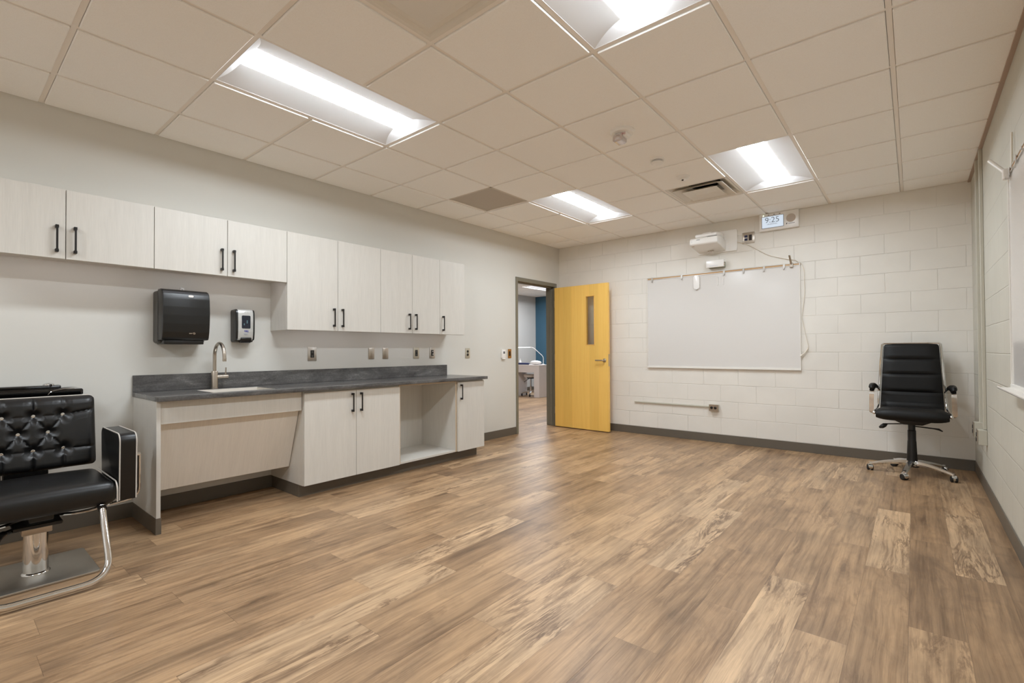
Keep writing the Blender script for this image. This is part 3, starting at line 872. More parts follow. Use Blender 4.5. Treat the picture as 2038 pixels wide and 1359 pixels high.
# ------------------------------------------------------------------ countertop, sink, faucet
t = thing('countertop', 'mottled dark slate grey countertop with backsplash', 'countertop', (0, -3.9, CB))
SX0, SX1, SY0, SY1 = 0.135, 0.505, -5.055, -4.610
CX, CY0, CY1 = 0.604, -5.405, -2.335
m = MB()
b = bmesh.new()
xs = (0.001, SX0, SX1, CX); ys = (CY0, SY0, SY1, CY1)
VV = []
for zz in (CT, CB):
    V = [[b.verts.new((x, y, zz)) for y in ys] for x in xs]; VV.append(V)
    for i in range(3):
        for j in range(3):
            if i == 1 and j == 1: continue
            b.faces.new((V[i][j], V[i+1][j], V[i+1][j+1], V[i][j+1]))
def rim(a):
    for k in range(len(a)):
        (i0, j0), (i1, j1) = a[k], a[(k+1) % len(a)]
        b.faces.new((VV[0][i0][j0], VV[0][i1][j1], VV[1][i1][j1], VV[1][i0][j0]))
rim([(0, 0), (1, 0), (2, 0), (3, 0), (3, 1), (3, 2), (3, 3), (2, 3), (1, 3), (0, 3), (0, 2), (0, 1)]); rim([(1, 1), (2, 1), (2, 2), (1, 2)])
bmesh.ops.recalc_face_normals(b, faces=b.faces)
ed = [e for e in b.edges if len(e.link_faces) == 2 and e.calc_face_angle(0) > 1.0]
bmesh.ops.bevel(b, geom=ed, offset=0.002, segments=2, profile=0.5, affect='EDGES')
m._merge(b); m.build('slab', K['counter'], t)
MB().box(0.001, 0.020, CY0, -2.402, CT, 0.993, 0.0015, 1).build('backsplash', K['counter'], t)

t = thing('sink', 'stainless undermount sink set into the dark countertop', 'sink', (0.32, -4.83, CB-0.17))
m = MB(); b = bmesh.new()
A = [(SX0-0.012, SY0-0.012), (SX1+0.012, SY0-0.012), (SX1+0.012, SY1+0.012), (SX0-0.012, SY1+0.012)]
Bp = [(SX0+0.004, SY0+0.004), (SX1-0.004, SY0+0.004), (SX1-0.004, SY1-0.004), (SX0+0.004, SY1-0.004)]
Cp = [(SX0+0.02, SY0+0.02), (SX1-0.02, SY0+0.02), (SX1-0.02, SY1-0.02), (SX0+0.02, SY1-0.02)]
L0 = [(SX0+0.0015, SY0+0.0015), (SX1-0.0015, SY0+0.0015), (SX1-0.0015, SY1-0.0015), (SX0+0.0015, SY1-0.0015)]
r0 = [b.verts.new((x, y, CB-0.0015)) for x, y in A]; r1 = [b.verts.new((x, y, CT-0.003)) for x, y in Bp]
l0 = [b.verts.new((x, y, CB-0.0015)) for x, y in L0]; l1 = [b.verts.new((x, y, CT-0.003)) for x, y in L0]
r2 = [b.verts.new((x, y, CB-0.125)) for x, y in Cp]
o0 = [b.verts.new((x, y, CB-0.004)) for x, y in A]; o2 = [b.verts.new((x, y, CB-0.128)) for x, y in Bp]
for k in range(4):
    n = (k+1) % 4
    b.faces.new((r0[k], r0[n], l0[n], l0[k])); b.faces.new((l0[k], l0[n], l1[n], l1[k])); b.faces.new((l1[k], l1[n], r1[n], r1[k])); b.faces.new((r1[k], r1[n], r2[n], r2[k]))
    b.faces.new((r0[n], r0[k], o0[k], o0[n])); b.faces.new((o0[n], o0[k], o2[k], o2[n]))
b.faces.new(r2); b.faces.new(o2[::-1])
bmesh.ops.recalc_face_normals(b, faces=b.faces)
m._merge(b); m.build('basin', mat('satin_steel', lin(226, 221, 213), 0.48, metal=0.85), t)
MB().lathe([(0.045, 0.0), (0.045, 0.003), (0.03, 0.004), (0.01, 0.002)], (0.32, -4.83, CB-0.1249), 'z', 24).build('drain', K['chrome'], t)

FX, FY = 0.078, -4.905
t = thing('faucet', 'brushed nickel gooseneck faucet behind the sink', 'faucet', (FX, FY, CT))
m = MB(); m.lathe([(0.026, 0), (0.026, 0.006), (0.023, 0.008), (0.0225, 0.130), (0.021, 0.134), (0.012, 0.135)], (FX, FY, CT), 'z', 28); m.build('body', K['nickel'], t)
R = 0.096; zt = 1.233-R-0.012
pts = [(FX, FY, CT+0.130), (FX, FY, zt-0.08)] + arc((0, 0), R, math.pi, 0.0, 22, lambda u, v: (FX+R+u, FY, zt+v)) + [(FX+2*R+0.003, FY, zt-0.022)]
m = MB(); m.tube(pts, 0.0125, 16); m.build('spout', K['nickel'], t)
m = MB(); m.lathe([(0.0135, 0), (0.0135, 0.022), (0.010, 0.023)], (FX+2*R+0.003, FY, zt-0.040), 'z', 20); m.build('spout_tip', K['nickel'], t)
m = MB(); m.lathe([(0.0165, 0.015), (0.0165, 0.052), (0.0155, 0.053), (0.0155, 0.056), (0.0175, 0.057), (0.0175, 0.094), (0.014, 0.097)], (FX, FY, CT+0.088), 'y', 24)
m.tube([(FX+0.002, FY+0.077, CT+0.100), (FX+0.006, FY+0.079, CT+0.160)], 0.0045, 10)
m.build('lever', K['nickel'], t)

# ------------------------------------------------------------------ paper towel dispenser
t = thing('paper_towel_dispenser', 'large black paper towel dispenser on the wall left of the faucet', 'dispenser', (0, -5.13, 1.215))
PY0, PY1 = -5.285, -4.985
m = MB(); m.rbox('x', ((PY0+PY1)/2, 1.412), (PY1-PY0)/2, 0.190, 0.001, 0.105, 0.02, 5, 0.003); m.build('back_shell', K['dark_grey'], t)
# curved front cover: profile in x-z swept along y
prof = [(0.10, 1.607), (0.165, 1.607), (0.195, 1.596), (0.214, 1.575), (0.224, 1.54), (0.229, 1.48), (0.230, 1.42), (0.226, 1.36), (0.218, 1.30), (0.206, 1.258), (0.195, 1.243), (0.10, 1.240)]
m = MB(); m.prism(prof, 'y', PY0+0.002, PY1-0.002, 0.006, 3); m.build('front_cover', K['black_satin'], t)
m = MB(); m.box(0.02, 0.185, PY0+0.020, PY1-0.030, 1.213, 1.244, 0.004); m.build('towel_slot', K['black_plastic'], t)
m = MB(); m.rbox('x', (PY0+0.175, 1.560), 0.016, 0.0075, 0.214, 0.2225, 0.006); m.build('badge', K['white_gloss'], t)
m = MB()
for k in range(4): m.box(0.213, 0.2190, PY0+0.166+k*0.005, PY0+0.169+k*0.005, 1.288, 1.294)
m.tube([(0.2182, PY0+0.197+0.006*math.cos(a*0.52), 1.291+0.006*math.sin(a*0.52)) for a in range(12)], 0.0014, 6, closed=True)
m.tube([(0.2190, PY0+0.188, 1.294), (0.2195, PY0+0.194, 1.297), (0.2185, PY0+0.200, 1.289)], 0.0013, 6)
m.build('emblem', K['tan_mark'], t)
m = MB(); m.box(0.045, 0.075, -5.135, -5.128, 1.600, 1.632, 0.001, 1); m.box(0.045, 0.075, -5.116, -5.109, 1.600, 1.632, 0.001, 1); m.box(0.045, 0.075, -5.135, -5.109, 1.622, 1.634, 0.001, 1)
m.build('key', K['white_gloss'], t)

# ------------------------------------------------------------------ soap dispenser
t = thing('soap_dispenser', 'black and silver soap dispenser on the wall beside the tall cabinet', 'dispenser', (0, -4.68, 1.228))
SY_0, SY_1 = -4.762, -4.618
m = MB(); m.rbox('x', ((SY_0+SY_1)/2, 1.366), (SY_1-SY_0)/2, 0.132, 0.001, 0.075, 0.016, 5, 0.003); m.build('back_shell', K['dark_grey'], t)
prof = [(0.06, 1.497), (0.090, 1.497), (0.103, 1.488), (0.110, 1.470), (0.113, 1.40), (0.112, 1.32), (0.105, 1.262), (0.095, 1.25), (0.06, 1.248)]
m = MB(); m.prism(prof, 'y', SY_0+0.001, SY_1-0.001, 0.004, 2); m.build('side_trim', K['black_plastic'], t)
prof2 = [(x+0.002, zz) for x, zz in prof[1:-1]]; prof2 = [(0.08, 1.4985)] + prof2 + [(0.08, 1.249)]
m = MB(); m.prism(prof2, 'y', SY_0+0.014, SY_1-0.014, 0.003, 2); m.build('front_cover', K['silver_plastic'], t)
m = MB(); m.rbox('x', (-4.688, 1.396), 0.033, 0.052, 0.105, 0.1165, 0.008); m.build('window', K['smoke_window'], t)
m = MB(); m.prism([(0.07, 1.272), (0.117, 1.272), (0.121, 1.262), (0.112, 1.236), (0.098, 1.228), (0.07, 1.228)], 'y', -4.727, -4.648, 0.004, 2); m.build('push_bar', K['black_plastic'], t)
text_mesh('PURELL', 0.019, K['blue_mark'], 'lettering', t, lambda x, y: (0.1158-0.02*abs(y), -4.686+x, 1.322+y), 0.56, 0.35, 0.0006)
m = MB()
for k, wd in enumerate((0.018, 0.014)): m.box(0.11, 0.1150, -4.686-wd, -4.686+wd*0.8, 1.302-k*0.007, 1.3035-k*0.007)
m.build('print', K['pale_mark'], t)
m = MB()
for k in range(5): m.box(0.10, 0.1135, -4.70+k*0.009, -4.694+k*0.009, 1.474, 1.480)
m.build('embossing', K['white_gloss'], t)
m = MB(); m.box(0.11, 0.1169, -4.706, -4.700, 1.37, 1.385); m.box(0.11, 0.1169, -4.684, -4.677, 1.385, 1.41); m.build('window_gleam', mat('teal_gleam', lin(96, 130, 136), 0.3), t)  # gleam on the window, painted as two teal slivers

# ------------------------------------------------------------------ wall plates on the cabinet wall
def plate(yc, zc, w_, h_, pm, name, label, cat, group, face=None):
    t = thing(name, label, cat, (0, yc, zc), group)
    m = MB(); m.box(0.0005, 0.007, yc-w_/2, yc+w_/2, zc-h_/2, zc+h_/2, 0.0025, 2)
    m.tube([(0.006, yc, zc+h_*0.40), (0.0078, yc, zc+h_*0.40)], 0.003, 8); m.tube([(0.006, yc, zc-h_*0.40), (0.0078, yc, zc-h_*0.40)], 0.003, 8)
    m.build('cover_plate', pm, t)
    if face: face(t, yc, zc)
    return t
def decora(t, y, z):
    MB().box(0.006, 0.0095, y-0.0175, y+0.0175, z-0.034, z+0.034, 0.001, 1).build('receptacle', K['black_plastic'], t)
    for s in (-1, 1): MB().box(0.009, 0.0102, y-0.008, y+0.008, z+s*0.019-0.009, z+s*0.019+0.007, 0.0004, 1).build('socket_face', K['dark_grey'], t)
def decora_usb(t, y, z):
    decora(t, y, z)
    m = MB(); m.box(0.009, 0.0106, y-0.004, y+0.012, z+0.012, z+0.022); m.box(0.009, 0.0106, y+0.004, y+0.014, z-0.022, z-0.006); m.build('insert', K['silver_plastic'], t)
def duplex(t, y, z):
    for s in (-1, 1):
        MB().lathe([(0.0165, 0), (0.0165, 0.003), (0.015, 0.004)], (0.0065, y, z+s*0.020), 'x', 20).build('socket', K['black_plastic'], t)
GP = 'plates on the wall above the counter'
plate(-4.069, 1.134, 0.085, 0.128, K['steel'], 'wall_outlet', 'steel outlet plate with black receptacle nearest the soap dispenser', 'wall outlet', GP, decora)
plate(-3.434, 1.133, 0.070, 0.114, K['nickel'], 'blank_plate', 'left one of the two blank metal wall plates above the counter', 'wall plate', GP)
plate(-3.262, 1.133, 0.070, 0.114, K['nickel'], 'blank_plate', 'right one of the two blank metal wall plates above the counter', 'wall plate', GP)
plate(-2.852, 1.134, 0.080, 0.124, K['ivory'], 'wall_outlet', 'outlet plate with solid black receptacle, right of the blank plates', 'wall outlet', GP, decora)
plate(-2.620, 1.134, 0.080, 0.124, K['steel'], 'wall_outlet', 'outlet plate with a black and silver port insert, left of the backsplash end', 'wall outlet', GP, decora_usb)
plate(-2.043, 1.128, 0.076, 0.124, K['ivory'], 'wall_outlet', 'duplex outlet with two round black sockets, past the counter end', 'wall outlet', GP, duplex)
def switch(t, y, z):
    MB().box(0.006, 0.0085, y-0.016, y+0.016, z-0.033, z+0.033, 0.001, 1).build('switch_body', mat('brown_switch', lin(70, 44, 26), 0.4), t)
    MB().prism([(0.008, z-0.028), (0.013, z-0.026), (0.0095, z+0.028), (0.008, z+0.028)], 'y', y-0.012, y+0.012).build('paddle', K['black_plastic'], t)
plate(-1.228, 1.115, 0.070, 0.124, K['brass'], 'light_switch', 'brass coloured light switch plate beside the door frame', 'light switch', None, switch)
t = thing('thermostat', 'small white thermostat with dark display next to the brass switch', 'thermostat', (0, -1.370, 1.11))
MB().box(0.0005, 0.026, -1.408, -1.332, 1.062, 1.172, 0.005, 2).build('case', K['white_plastic'], t)
MB().box(0.0255, 0.0268, -1.386, -1.350, 1.115, 1.145, 0.001, 1).build('display', K['grey_mark'], t)
MB().box(0.004, 0.030, -1.400, -1.340, 1.042, 1.060, 0.003, 1).build('lower_lip', K['white_plastic'], t)

# ------------------------------------------------------------------ back wall: whiteboard
def whiteboard(name, label, place, L, H, z0, hooks, tray_out=0.07):
    """built along local u (0..L) off a wall; place(u, d, z) -> world (d = distance off the wall)"""
    t = thing(name, label, 'whiteboard', place(L/2, 0, z0))
    def bx(m, u0, u1, d0, d1, za, zb, bev=0.0):
        p, q = place(u0, d0, za), place(u1, d1, zb)
        m.box(min(p[0], q[0]), max(p[0], q[0]), min(p[1], q[1]), max(p[1], q[1]), min(p[2], q[2]), max(p[2], q[2]), bev, 1)
        return m
    bx(MB(), 0.008, L-0.008, 0.004, 0.014, z0+0.01, z0+H-0.024).build('writing_surface', K['board'], t)
    for ua in (0, L-0.010): bx(MB(), ua, ua+0.010, 0.001, 0.020, z0, z0+H, 0.002).build('side_trim', K['white_alu'], t)
    m = MB(); bx(m, 0, L, 0.001, 0.022, z0-0.012, z0+0.010, 0.002); bx(m, 0, L, 0.001, tray_out, z0-0.016, z0-0.010, 0.002); bx(m, 0, L, tray_out-0.004, tray_out, z0-0.016, z0-0.004, 0.001)
    m.build('marker_tray', K['white_alu'], t)
    m = MB(); bx(m, -0.004, L+0.004, 0.001, 0.020, z0+H-0.026, z0+H-0.018, 0.001); bx(m, -0.004, L+0.004, 0.001, 0.020, z0+H-0.003, z0+H+0.003, 0.001); bx(m, -0.004, L+0.004, 0.001, 0.0028, z0+H-0.026, z0+H+0.003); m.build('map_rail', K['alu'], t)
    m = MB(); bx(m, -0.002, L+0.002, 0.003, 0.016, z0+H-0.019, z0+H-0.002); m.build('cork_strip', K['cork'], t)
    for u in hooks:
        m = MB(); bx(m, u-0.011, u+0.011, 0.0205, 0.024, z0+H-0.040, z0+H+0.006, 0.001); bx(m, u-0.006, u+0.006, 0.024, 0.040, z0+H-0.058, z0+H-0.052, 0.001)
        bx(m, u-0.006, u+0.006, 0.022, 0.026, z0+H-0.058, z0+H-0.03, 0.001); bx(m, u-0.006, u+0.006, 0.037, 0.040, z0+H-0.056, z0+H-0.040, 0.001)
        m.build('map_hook', K['alu'], t)
    return t, bx
BX0, BL, BZ = 1.448, 1.812, 0.930
back = lambda u, d, z: (BX0+u, -d, z)
hk = [(x-1288)/304.6 for x in (1300, 1363, 1449.7, 1488, 1527, 1563)]
# measured along the rail in perspective -> metres
hooks = [0.075, 0.475, 1.000, 1.222, 1.445, 1.652]
t, bx = whiteboard('whiteboard', 'wide whiteboard on the back wall with a cork map rail', back, BL, 1.198, BZ, hooks, 0.030)
m = MB(); m.tube([(3.176, -0.030, 2.115), (3.166, -0.085, 2.215)], 0.010, 12); m.box(3.160, 3.194, -0.040, -0.018, 2.085, 2.135, 0.003, 1); m.build('flag_holder', K['nickel'], t)
t = thing('wall_remote', 'white oval receiver stuck on the upper left of the back whiteboard', 'receiver', (2.115, -0.0145, 2.02))
m = MB(); m.rbox('y', (2.115, 2.015), 0.038, 0.088, -0.036, -0.0145, 0.03, 8, 0.004); m.build('case', K['white_gloss'], t)
MB().box(2.105, 2.125, -0.034, -0.020, 1.918, 1.930, 0.002, 1).build('button', K['silver_plastic'], t)
t = thing('magnetic_clip', 'pair of thin white clips on the back whiteboard below the control box', 'clip', (2.40, -0.0145, 2.02))
for x in (2.365, 2.430): MB().box(x, x+0.010, -0.022, -0.0145, 1.955, 2.065, 0.003, 1).build('clip_bar', K['white_gloss'], t)

# projector
t = thing('projector', 'white short throw projector on a wall plate above the whiteboard', 'projector', (2.35, -0.02, 2.40))
m = MB(); m.rbox('y', (2.366, 2.490), 0.236, 0.130, -0.022, -0.001, 0.02, 5, 0.003); m.build('wall_plate', K['white_plastic'], t)
# body: profile in (y,z), bottom slopes down to the wall
prof = [(-0.030, 2.372), (-0.355, 2.415), (-0.375, 2.430), (-0.375, 2.490), (-0.350, 2.505), (-0.20, 2.522), (-0.030, 2.500)]
m = MB(); m.prism([(2.150, p[0], p[1])[1:] for p in prof], 'x', 2.152, 2.478, 0.012, 3); m.build('body', K['white_plastic'], t)
m = MB(); m.prism([(-0.022, 2.505), (-0.30, 2.508), (-0.335, 2.520), (-0.335, 2.545), (-0.30, 2.560), (-0.10, 2.585), (-0.022, 2.585)], 'x', 2.205, 2.455, 0.010, 3); m.build('top_cover', K['white_gloss'], t)
m = MB(); m.prism([(-0.10, 2.580), (-0.26, 2.565), (-0.25, 2.580), (-0.11, 2.596)], 'x', 2.27, 2.37, 0.003, 1); m.build('top_ridge', K['white_gloss'], t)
m = MB(); m.box(2.34, 2.462, -0.325, -0.05, 2.499, 2.512, 0.003, 1); m.build('mirror_slot', K['black_plastic'], t)
m = MB(); m.box(2.235, 2.275, -0.3765, -0.370, 2.474, 2.479); m.build('lettering', K['grey_mark'], t)
m = MB()
for k in range(2): m.lathe([(0.003, 0), (0.003, -0.002)], (2.180, -0.3748, 2.455+k*0.018), 'y', 8)
m.build('indicator', K['grey_mark'], t)
m = MB()
for k in range(4): m.box(2.175+k*0.006, 2.178+k*0.006, -0.345, -0.31, 2.4105, 2.4135)
for k in range(3): m.box(2.28+k*0.03, 2.30+k*0.03, -0.10-0.01*k, -0.092-0.01*k, 2.3745, 2.3795)
m.build('vent_slots', K['tan_mark'], t)
m = MB(); m.lathe([(0.014, 0), (0.012, -0.016), (0.004, -0.018)], (2.335, -0.075, 2.376), 'z', 14); m.build('foot_screw', K['white_plastic'], t)

t = thing('control_box', 'small white control box between the projector and the whiteboard', 'control box', (2.35, 0, 2.21))
m = MB(); m.box(2.255, 2.462, -0.085, -0.045, 2.175, 2.262, 0.004, 2); m.build('case', K['white_gloss'], t)
m = MB(); m.box(2.275, 2.462, -0.0455, -0.001, 2.170, 2.240, 0.003, 1); m.build('mount', mat('sage_plastic', lin(150, 156, 138), 0.5), t)
m = MB()
for k in range(6): m.box(2.295+k*0.017, 2.309+k*0.017, -0.0858, -0.0840, 2.192, 2.196)
m.build('lettering', K['pale_mark'], t)
m = MB(); m.lathe([(0.005, 0), (0.005, 0.003)], (2.4615, -0.065, 2.225), 'x', 8); m.lathe([(0.004, 0), (0.004, 0.003)], (2.4615, -0.065, 2.20), 'x', 8); m.build('socket', K['red_mark'], t)

t = thing('data_plate', 'tan wall plate with dark data jacks between the projector and the clock', 'wall plate', (2.725, 0, 2.50))
m = MB(); m.box(2.658, 2.792, -0.008, -0.0005, 2.428, 2.562, 0.003, 2); m.build('cover_plate', K['nickel'], t)
m = MB()
for z_ in (2.478, 2.515): m.box(2.682, 2.716, -0.010, -0.007, z_-0.014, z_+0.014)
m.build('jack', mat('navy_jack', lin(34, 38, 72), 0.4), t)
m = MB(); m.box(2.682, 2.716, -0.0105, -0.007, 2.4935, 2.4995); m.build('label_strip', K['white_gloss'], t)
m = MB(); m.box(2.730, 2.764, -0.010, -0.007, 2.462, 2.530, 0.001, 1); m.build('receptacle', mat('dark_brown_plastic', lin(34, 20, 14), 0.4), t)

# clock / intercom display
t = thing('clock_display', 'white wall unit with a lit digital clock screen and speaker', 'clock', (3.05, 0, 2.64))
m = MB(); m.box(2.853, 3.258, -0.045, -0.001, 2.537, 2.7385, 0.006, 3); m.build('case', K['white_gloss'], t)
m = MB(); m.box(2.880, 3.108, -0.0475, -0.0445, 2.566, 2.7035); m.build('screen_bezel', K['grey_mark'], t)
m = MB(); m.box(2.884, 3.104, -0.0485, -0.046, 2.570, 2.6995); m.build('screen', K['screen'], t)
def clk(x, y): return (2.990+x, -0.0490, 2.655+y)
text_mesh('9:25', 0.090, K['digit'], 'time_digits', t, clk, 1.0, 0.0, -0.0010)
m = MB()
rnd = random.Random(3)
for k in range(16): m.box(2.936+k*0.0068, 2.9392+k*0.0068, -0.0490, -0.0484, 2.604, 2.604+rnd.choice((0.008, 0.011, 0.014)))
m.build('date_line', K['pale_mark'], t)
MB().lathe([(0.047, 0), (0.047, -0.0025), (0.045, -0.003)], (3.180, -0.0445, 2.648), 'y', 36).build('speaker_grille', mat('speaker_cloth', lin(196, 184, 172), 0.7, noise=(600, 0.3)), t)
m = MB()
m.prism([(3.128, 2.581), (3.140, 2.581), (3.146, 2.597), (3.134, 2.597)], 'y', -0.0462, -0.0445)
for k in range(5): m.box(3.154+k*0.013, 3.165+k*0.013, -0.0460, -0.0445, 2.585, 2.591)
m.build('lettering', K['grey_mark'], t)
m = MB()
for x in (2.952, 3.010, 3.068): m.box(x-0.008, x+0.008, -0.0463, -0.0445, 2.7145, 2.7215, 0.001, 1)
m.build('button', K['dark_grey'], t)
MB().sphere((2.898, -0.045, 2.717), 0.006).build('indicator', K['led'], t)

# cables
def cable(name, label, pts, r, m_=None, cat='cable'):
    P = [Vector(p) for p in pts]; out = []
    n = len(P)
    for i in range(n-1):       # catmull-rom
        p0, p1, p2, p3 = P[max(i-1, 0)], P[i], P[i+1], P[min(i+2, n-1)]
        for k in range(8):
            s = k/8
            out.append(0.5*((2*p1)+(p2-p0)*s+(2*p0-5*p1+4*p2-p3)*s*s+(3*p1-p0-3*p2+p3)*s**3))
    out.append(P[-1])
    return tag(MB().tube(out, r, 8).build(name, m_ or K['cord']), label, cat)
cable('projector_cable', 'white cable sagging from the projector plate to the whiteboard corner', [(2.600, -0.012, 2.462), (2.665, -0.012, 2.440), (2.73, -0.012, 2.405), (2.83, -0.010, 2.335), (2.93, -0.010, 2.265), (3.03, -0.010, 2.222), (3.13, -0.012, 2.188), (3.21, -0.012, 2.165), (3.266, -0.012, 2.118)], 0.0042)
cb_ = thing('pull_cord', 'thin white cord hanging down the right edge of the whiteboard', 'cord', (3.28, -0.01, 1.5))
m = MB(); pts = fillet([(3.276, -0.012, 2.120), (3.300, -0.012, 2.03), (3.296, -0.010, 1.90), (3.302, -0.008, 1.80), (3.286, -0.008, 1.66), (3.270, -0.008, 1.53), (3.272, -0.010, 1.50), (3.288, -0.010, 1.40), (3.310, -0.010, 1.28), (3.330, -0.012, 1.19), (3.322, -0.016, 1.155)], 0.06)
m.tube(pts, 0.0038, 8); m.build('line', K['cord'], cb_)
m = MB(); m.tube([(3.326, -0.018, 1.160), (3.300, -0.022, 1.120), (3.255, -0.030, 1.075)], [0.008, 0.007, 0.010], 10); m.build('tassel', K['cord'], cb_)

# surface raceway and outlet box on the back wall
tag(MB().box(1.250, 2.262, -0.020, -0.0005, 0.4275, 0.4475, 0.004, 2).build('cable_raceway', K['duct_paint']), 'thin horizontal painted raceway below the whiteboard', 'raceway')
t = thing('outlet_box', 'small square outlet box at the right end of the horizontal raceway', 'wall outlet', (2.315, 0, 0.43))
m = MB(); m.box(2.263, 2.368, -0.045, -0.001, 0.392, 0.470, 0.003, 1); m.build('box', K['duct_paint'], t)
m = MB(); m.box(2.260, 2.371, -0.050, -0.0455, 0.390, 0.472, 0.002, 1); m.build('cover_plate', K['nickel'], t)
for x in (2.292, 2.336): MB().lathe([(0.017, 0), (0.017, -0.003), (0.015, -0.004)], (x, -0.050, 0.431), 'y', 18).build('socket', K['black_plastic'], t)

# ------------------------------------------------------------------ right wall: raceways and board
for yc, zb, lab in ((-0.68, 0.53, 'vertical painted raceway nearer the room corner behind the desk chair'), (-0.975, 0.515, 'vertical painted raceway nearer the right whiteboard')):
    m = MB(); m.box(W-0.022, W-0.0005, yc-0.022, yc+0.022, zb, CEIL-0.001, 0.003, 1)
    r = tag(m.build('cable_raceway', K['duct_paint']), lab, 'raceway', 'vertical raceways on the right wall')
for k, (yc, zb, lab) in enumerate(((-0.68, 0.420, 'outlet box at the foot of the raceway nearer the room corner'), (-0.985, 0.395, 'outlet box at the foot of the raceway nearer the right whiteboard'))):
    t = thing('outlet_box', lab, 'wall outlet', (W, yc, zb), 'outlet boxes on the right wall')
    m = MB(); m.box(W-0.055, W-0.0005, yc-0.037, yc+0.037, zb, zb+0.118, 0.003, 1); m.build('box', K['duct_paint'], t)
    m = MB(); m.box(W-0.060, W-0.0555, yc-0.040, yc+0.040, zb-0.003, zb+0.121, 0.002, 1); m.build('cover_plate', K['steel'], t)
    for s in (-1, 1): MB().lathe([(0.017, 0), (0.017, -0.003), (0.015, -0.004)], (W-0.060, yc, zb+0.059+s*0.02), 'x', 18).build('socket', K['black_plastic'], t)
RY = -2.44
right = lambda u, d, z: (W-d, RY-u, z)
t, bx = whiteboard('whiteboard', 'whiteboard on the right wall cut off by the photo edge', right, 2.44, 1.19, 0.945, [0.10, 0.32, 0.62, 0.95, 1.3], 0.075)
m = MB(); m.tube([(W-0.030, RY-0.055, 2.125), (W-0.085, RY+0.045, 2.235)], 0.010, 12); m.box(W-0.044, W-0.018, RY-0.075, RY-0.035, 2.09, 2.145, 0.003, 1); m.build('flag_holder', K['white_alu'], t)
m = MB(); m.tube([(W-0.012, RY-0.10, 2.13), (W-0.010, RY-0.10, 2.33)], 0.005, 8)
tag(m.build('board_cord', K['cord']), 'thin white rod rising from the right whiteboard rail', 'cord')

# ------------------------------------------------------------------ office chair (faces -y)
OX, OY = 4.205, -0.492
t = thing('office_chair', 'high back black leather office chair on a chrome five star base in the corner', 'chair', (OX, OY, 0))
m = MB(); m.lathe([(0.052, 0.070), (0.052, 0.105), (0.040, 0.112), (0.0385, 0.15), (0.033, 0.30), (0.031, 0.31), (0.031, 0.40), (0.027, 0.405), (0.027, 0.47)], (OX, OY, 0), 'z', 28); m.build('gas_column', K['black_paint'], t)
bs = MB()
ang = [math.radians(a) for a in (-100, -28, 44, 116, 188)]
for a in ang:
    ca, sa = math.cos(a), math.sin(a)
    b = bmesh.new(); rings = []
    for k in range(9):
        s = k/8; r = 0.03+0.285*s
        zt_ = 0.126-0.056*s**1.7; hw_ = 0.031-0.013*s; th = 0.042-0.022*s
        px, py = OX+ca*r, OY+sa*r
        rings.append([b.verts.new((px-sa*q*hw_, py+ca*q*hw_, zt_-dz*th)) for q, dz in ((1, 0.55), (0.6, 0.0), (-0.6, 0.0), (-1, 0.55), (-0.7, 1.0), (0.7, 1.0))])
    for k in range(8):
        for q in range(6): b.faces.new((rings[k][q], rings[k][(q+1) % 6], rings[k+1][(q+1) % 6], rings[k+1][q]))
    b.faces.new(rings[0]); b.faces.new(rings[-1][::-1]); bmesh.ops.recalc_face_normals(b, faces=b.faces)
    bs._merge(b)
bs.lathe([(0.056, 0.082), (0.058, 0.110), (0.050, 0.121)], (OX, OY, 0), 'z', 28)
bs.build('star_base', K['chrome'], t, 50)
for n, a in enumerate(ang):
    px, py = OX+math.cos(a)*0.312, OY+math.sin(a)*0.312
    sw = a + (0.9, 2.2, -1.0, 0.6, 1.7)[n]
    ca, sa = math.cos(sw), math.sin(sw)
    ct = MB(); ct.lathe([(0.007, 0.028), (0.007, 0.075), (0.011, 0.076)], (px, py, 0), 'z', 10)
    # chrome hood over the twin wheels
    ct.tube([(px-sa*q+ca*0.003, py+ca*q+sa*0.003, 0.0335) for q in (-0.019, -0.016, 0.016, 0.019)], [0.022, 0.0265, 0.0265, 0.022], 18)
    cst = ct.build('caster', K['chrome'], t)
    wh = MB()
    for q in (-1, 1):
        wh.tube([(px-sa*q*0.008, py+ca*q*0.008, 0.0265), (px-sa*q*0.020, py+ca*q*0.020, 0.0265), (px-sa*q*0.024, py+ca*q*0.024, 0.0265)], [0.0265, 0.0265, 0.021], 20)
    wh.build('wheel', K['rubber'], cst)
# seat and back shells
HW = 0.232
seat_prof = [(-0.715, 0.535), (-0.735, 0.543), (-0.742, 0.558), (-0.730, 0.574), (-0.690, 0.585), (-0.60, 0.580), (-0.50, 0.573), (-0.40, 0.568), (-0.31, 0.570)]
back_prof = [(-0.300, 0.576), (-0.268, 0.592), (-0.250, 0.63), (-0.240, 0.70), (-0.238, 0.78), (-0.228, 0.88), (-0.205, 1.00), (-0.176, 1.12), (-0.158, 1.195)]
def resample(pr, n):
    P = [Vector((0, *p)) for p in pr]
    L = [0]
    for k in range(1, len(P)): L.append(L[-1]+(P[k]-P[k-1]).length)
    out = []
    for q in range(n+1):
        d = L[-1]*q/n; k = max(i for i in range(len(L)) if L[i] <= d+1e-9); k = min(k, len(P)-2)
        out.append(P[k].lerp(P[k+1], (d-L[k])/(L[k+1]-L[k])))
    return out, L[-1]
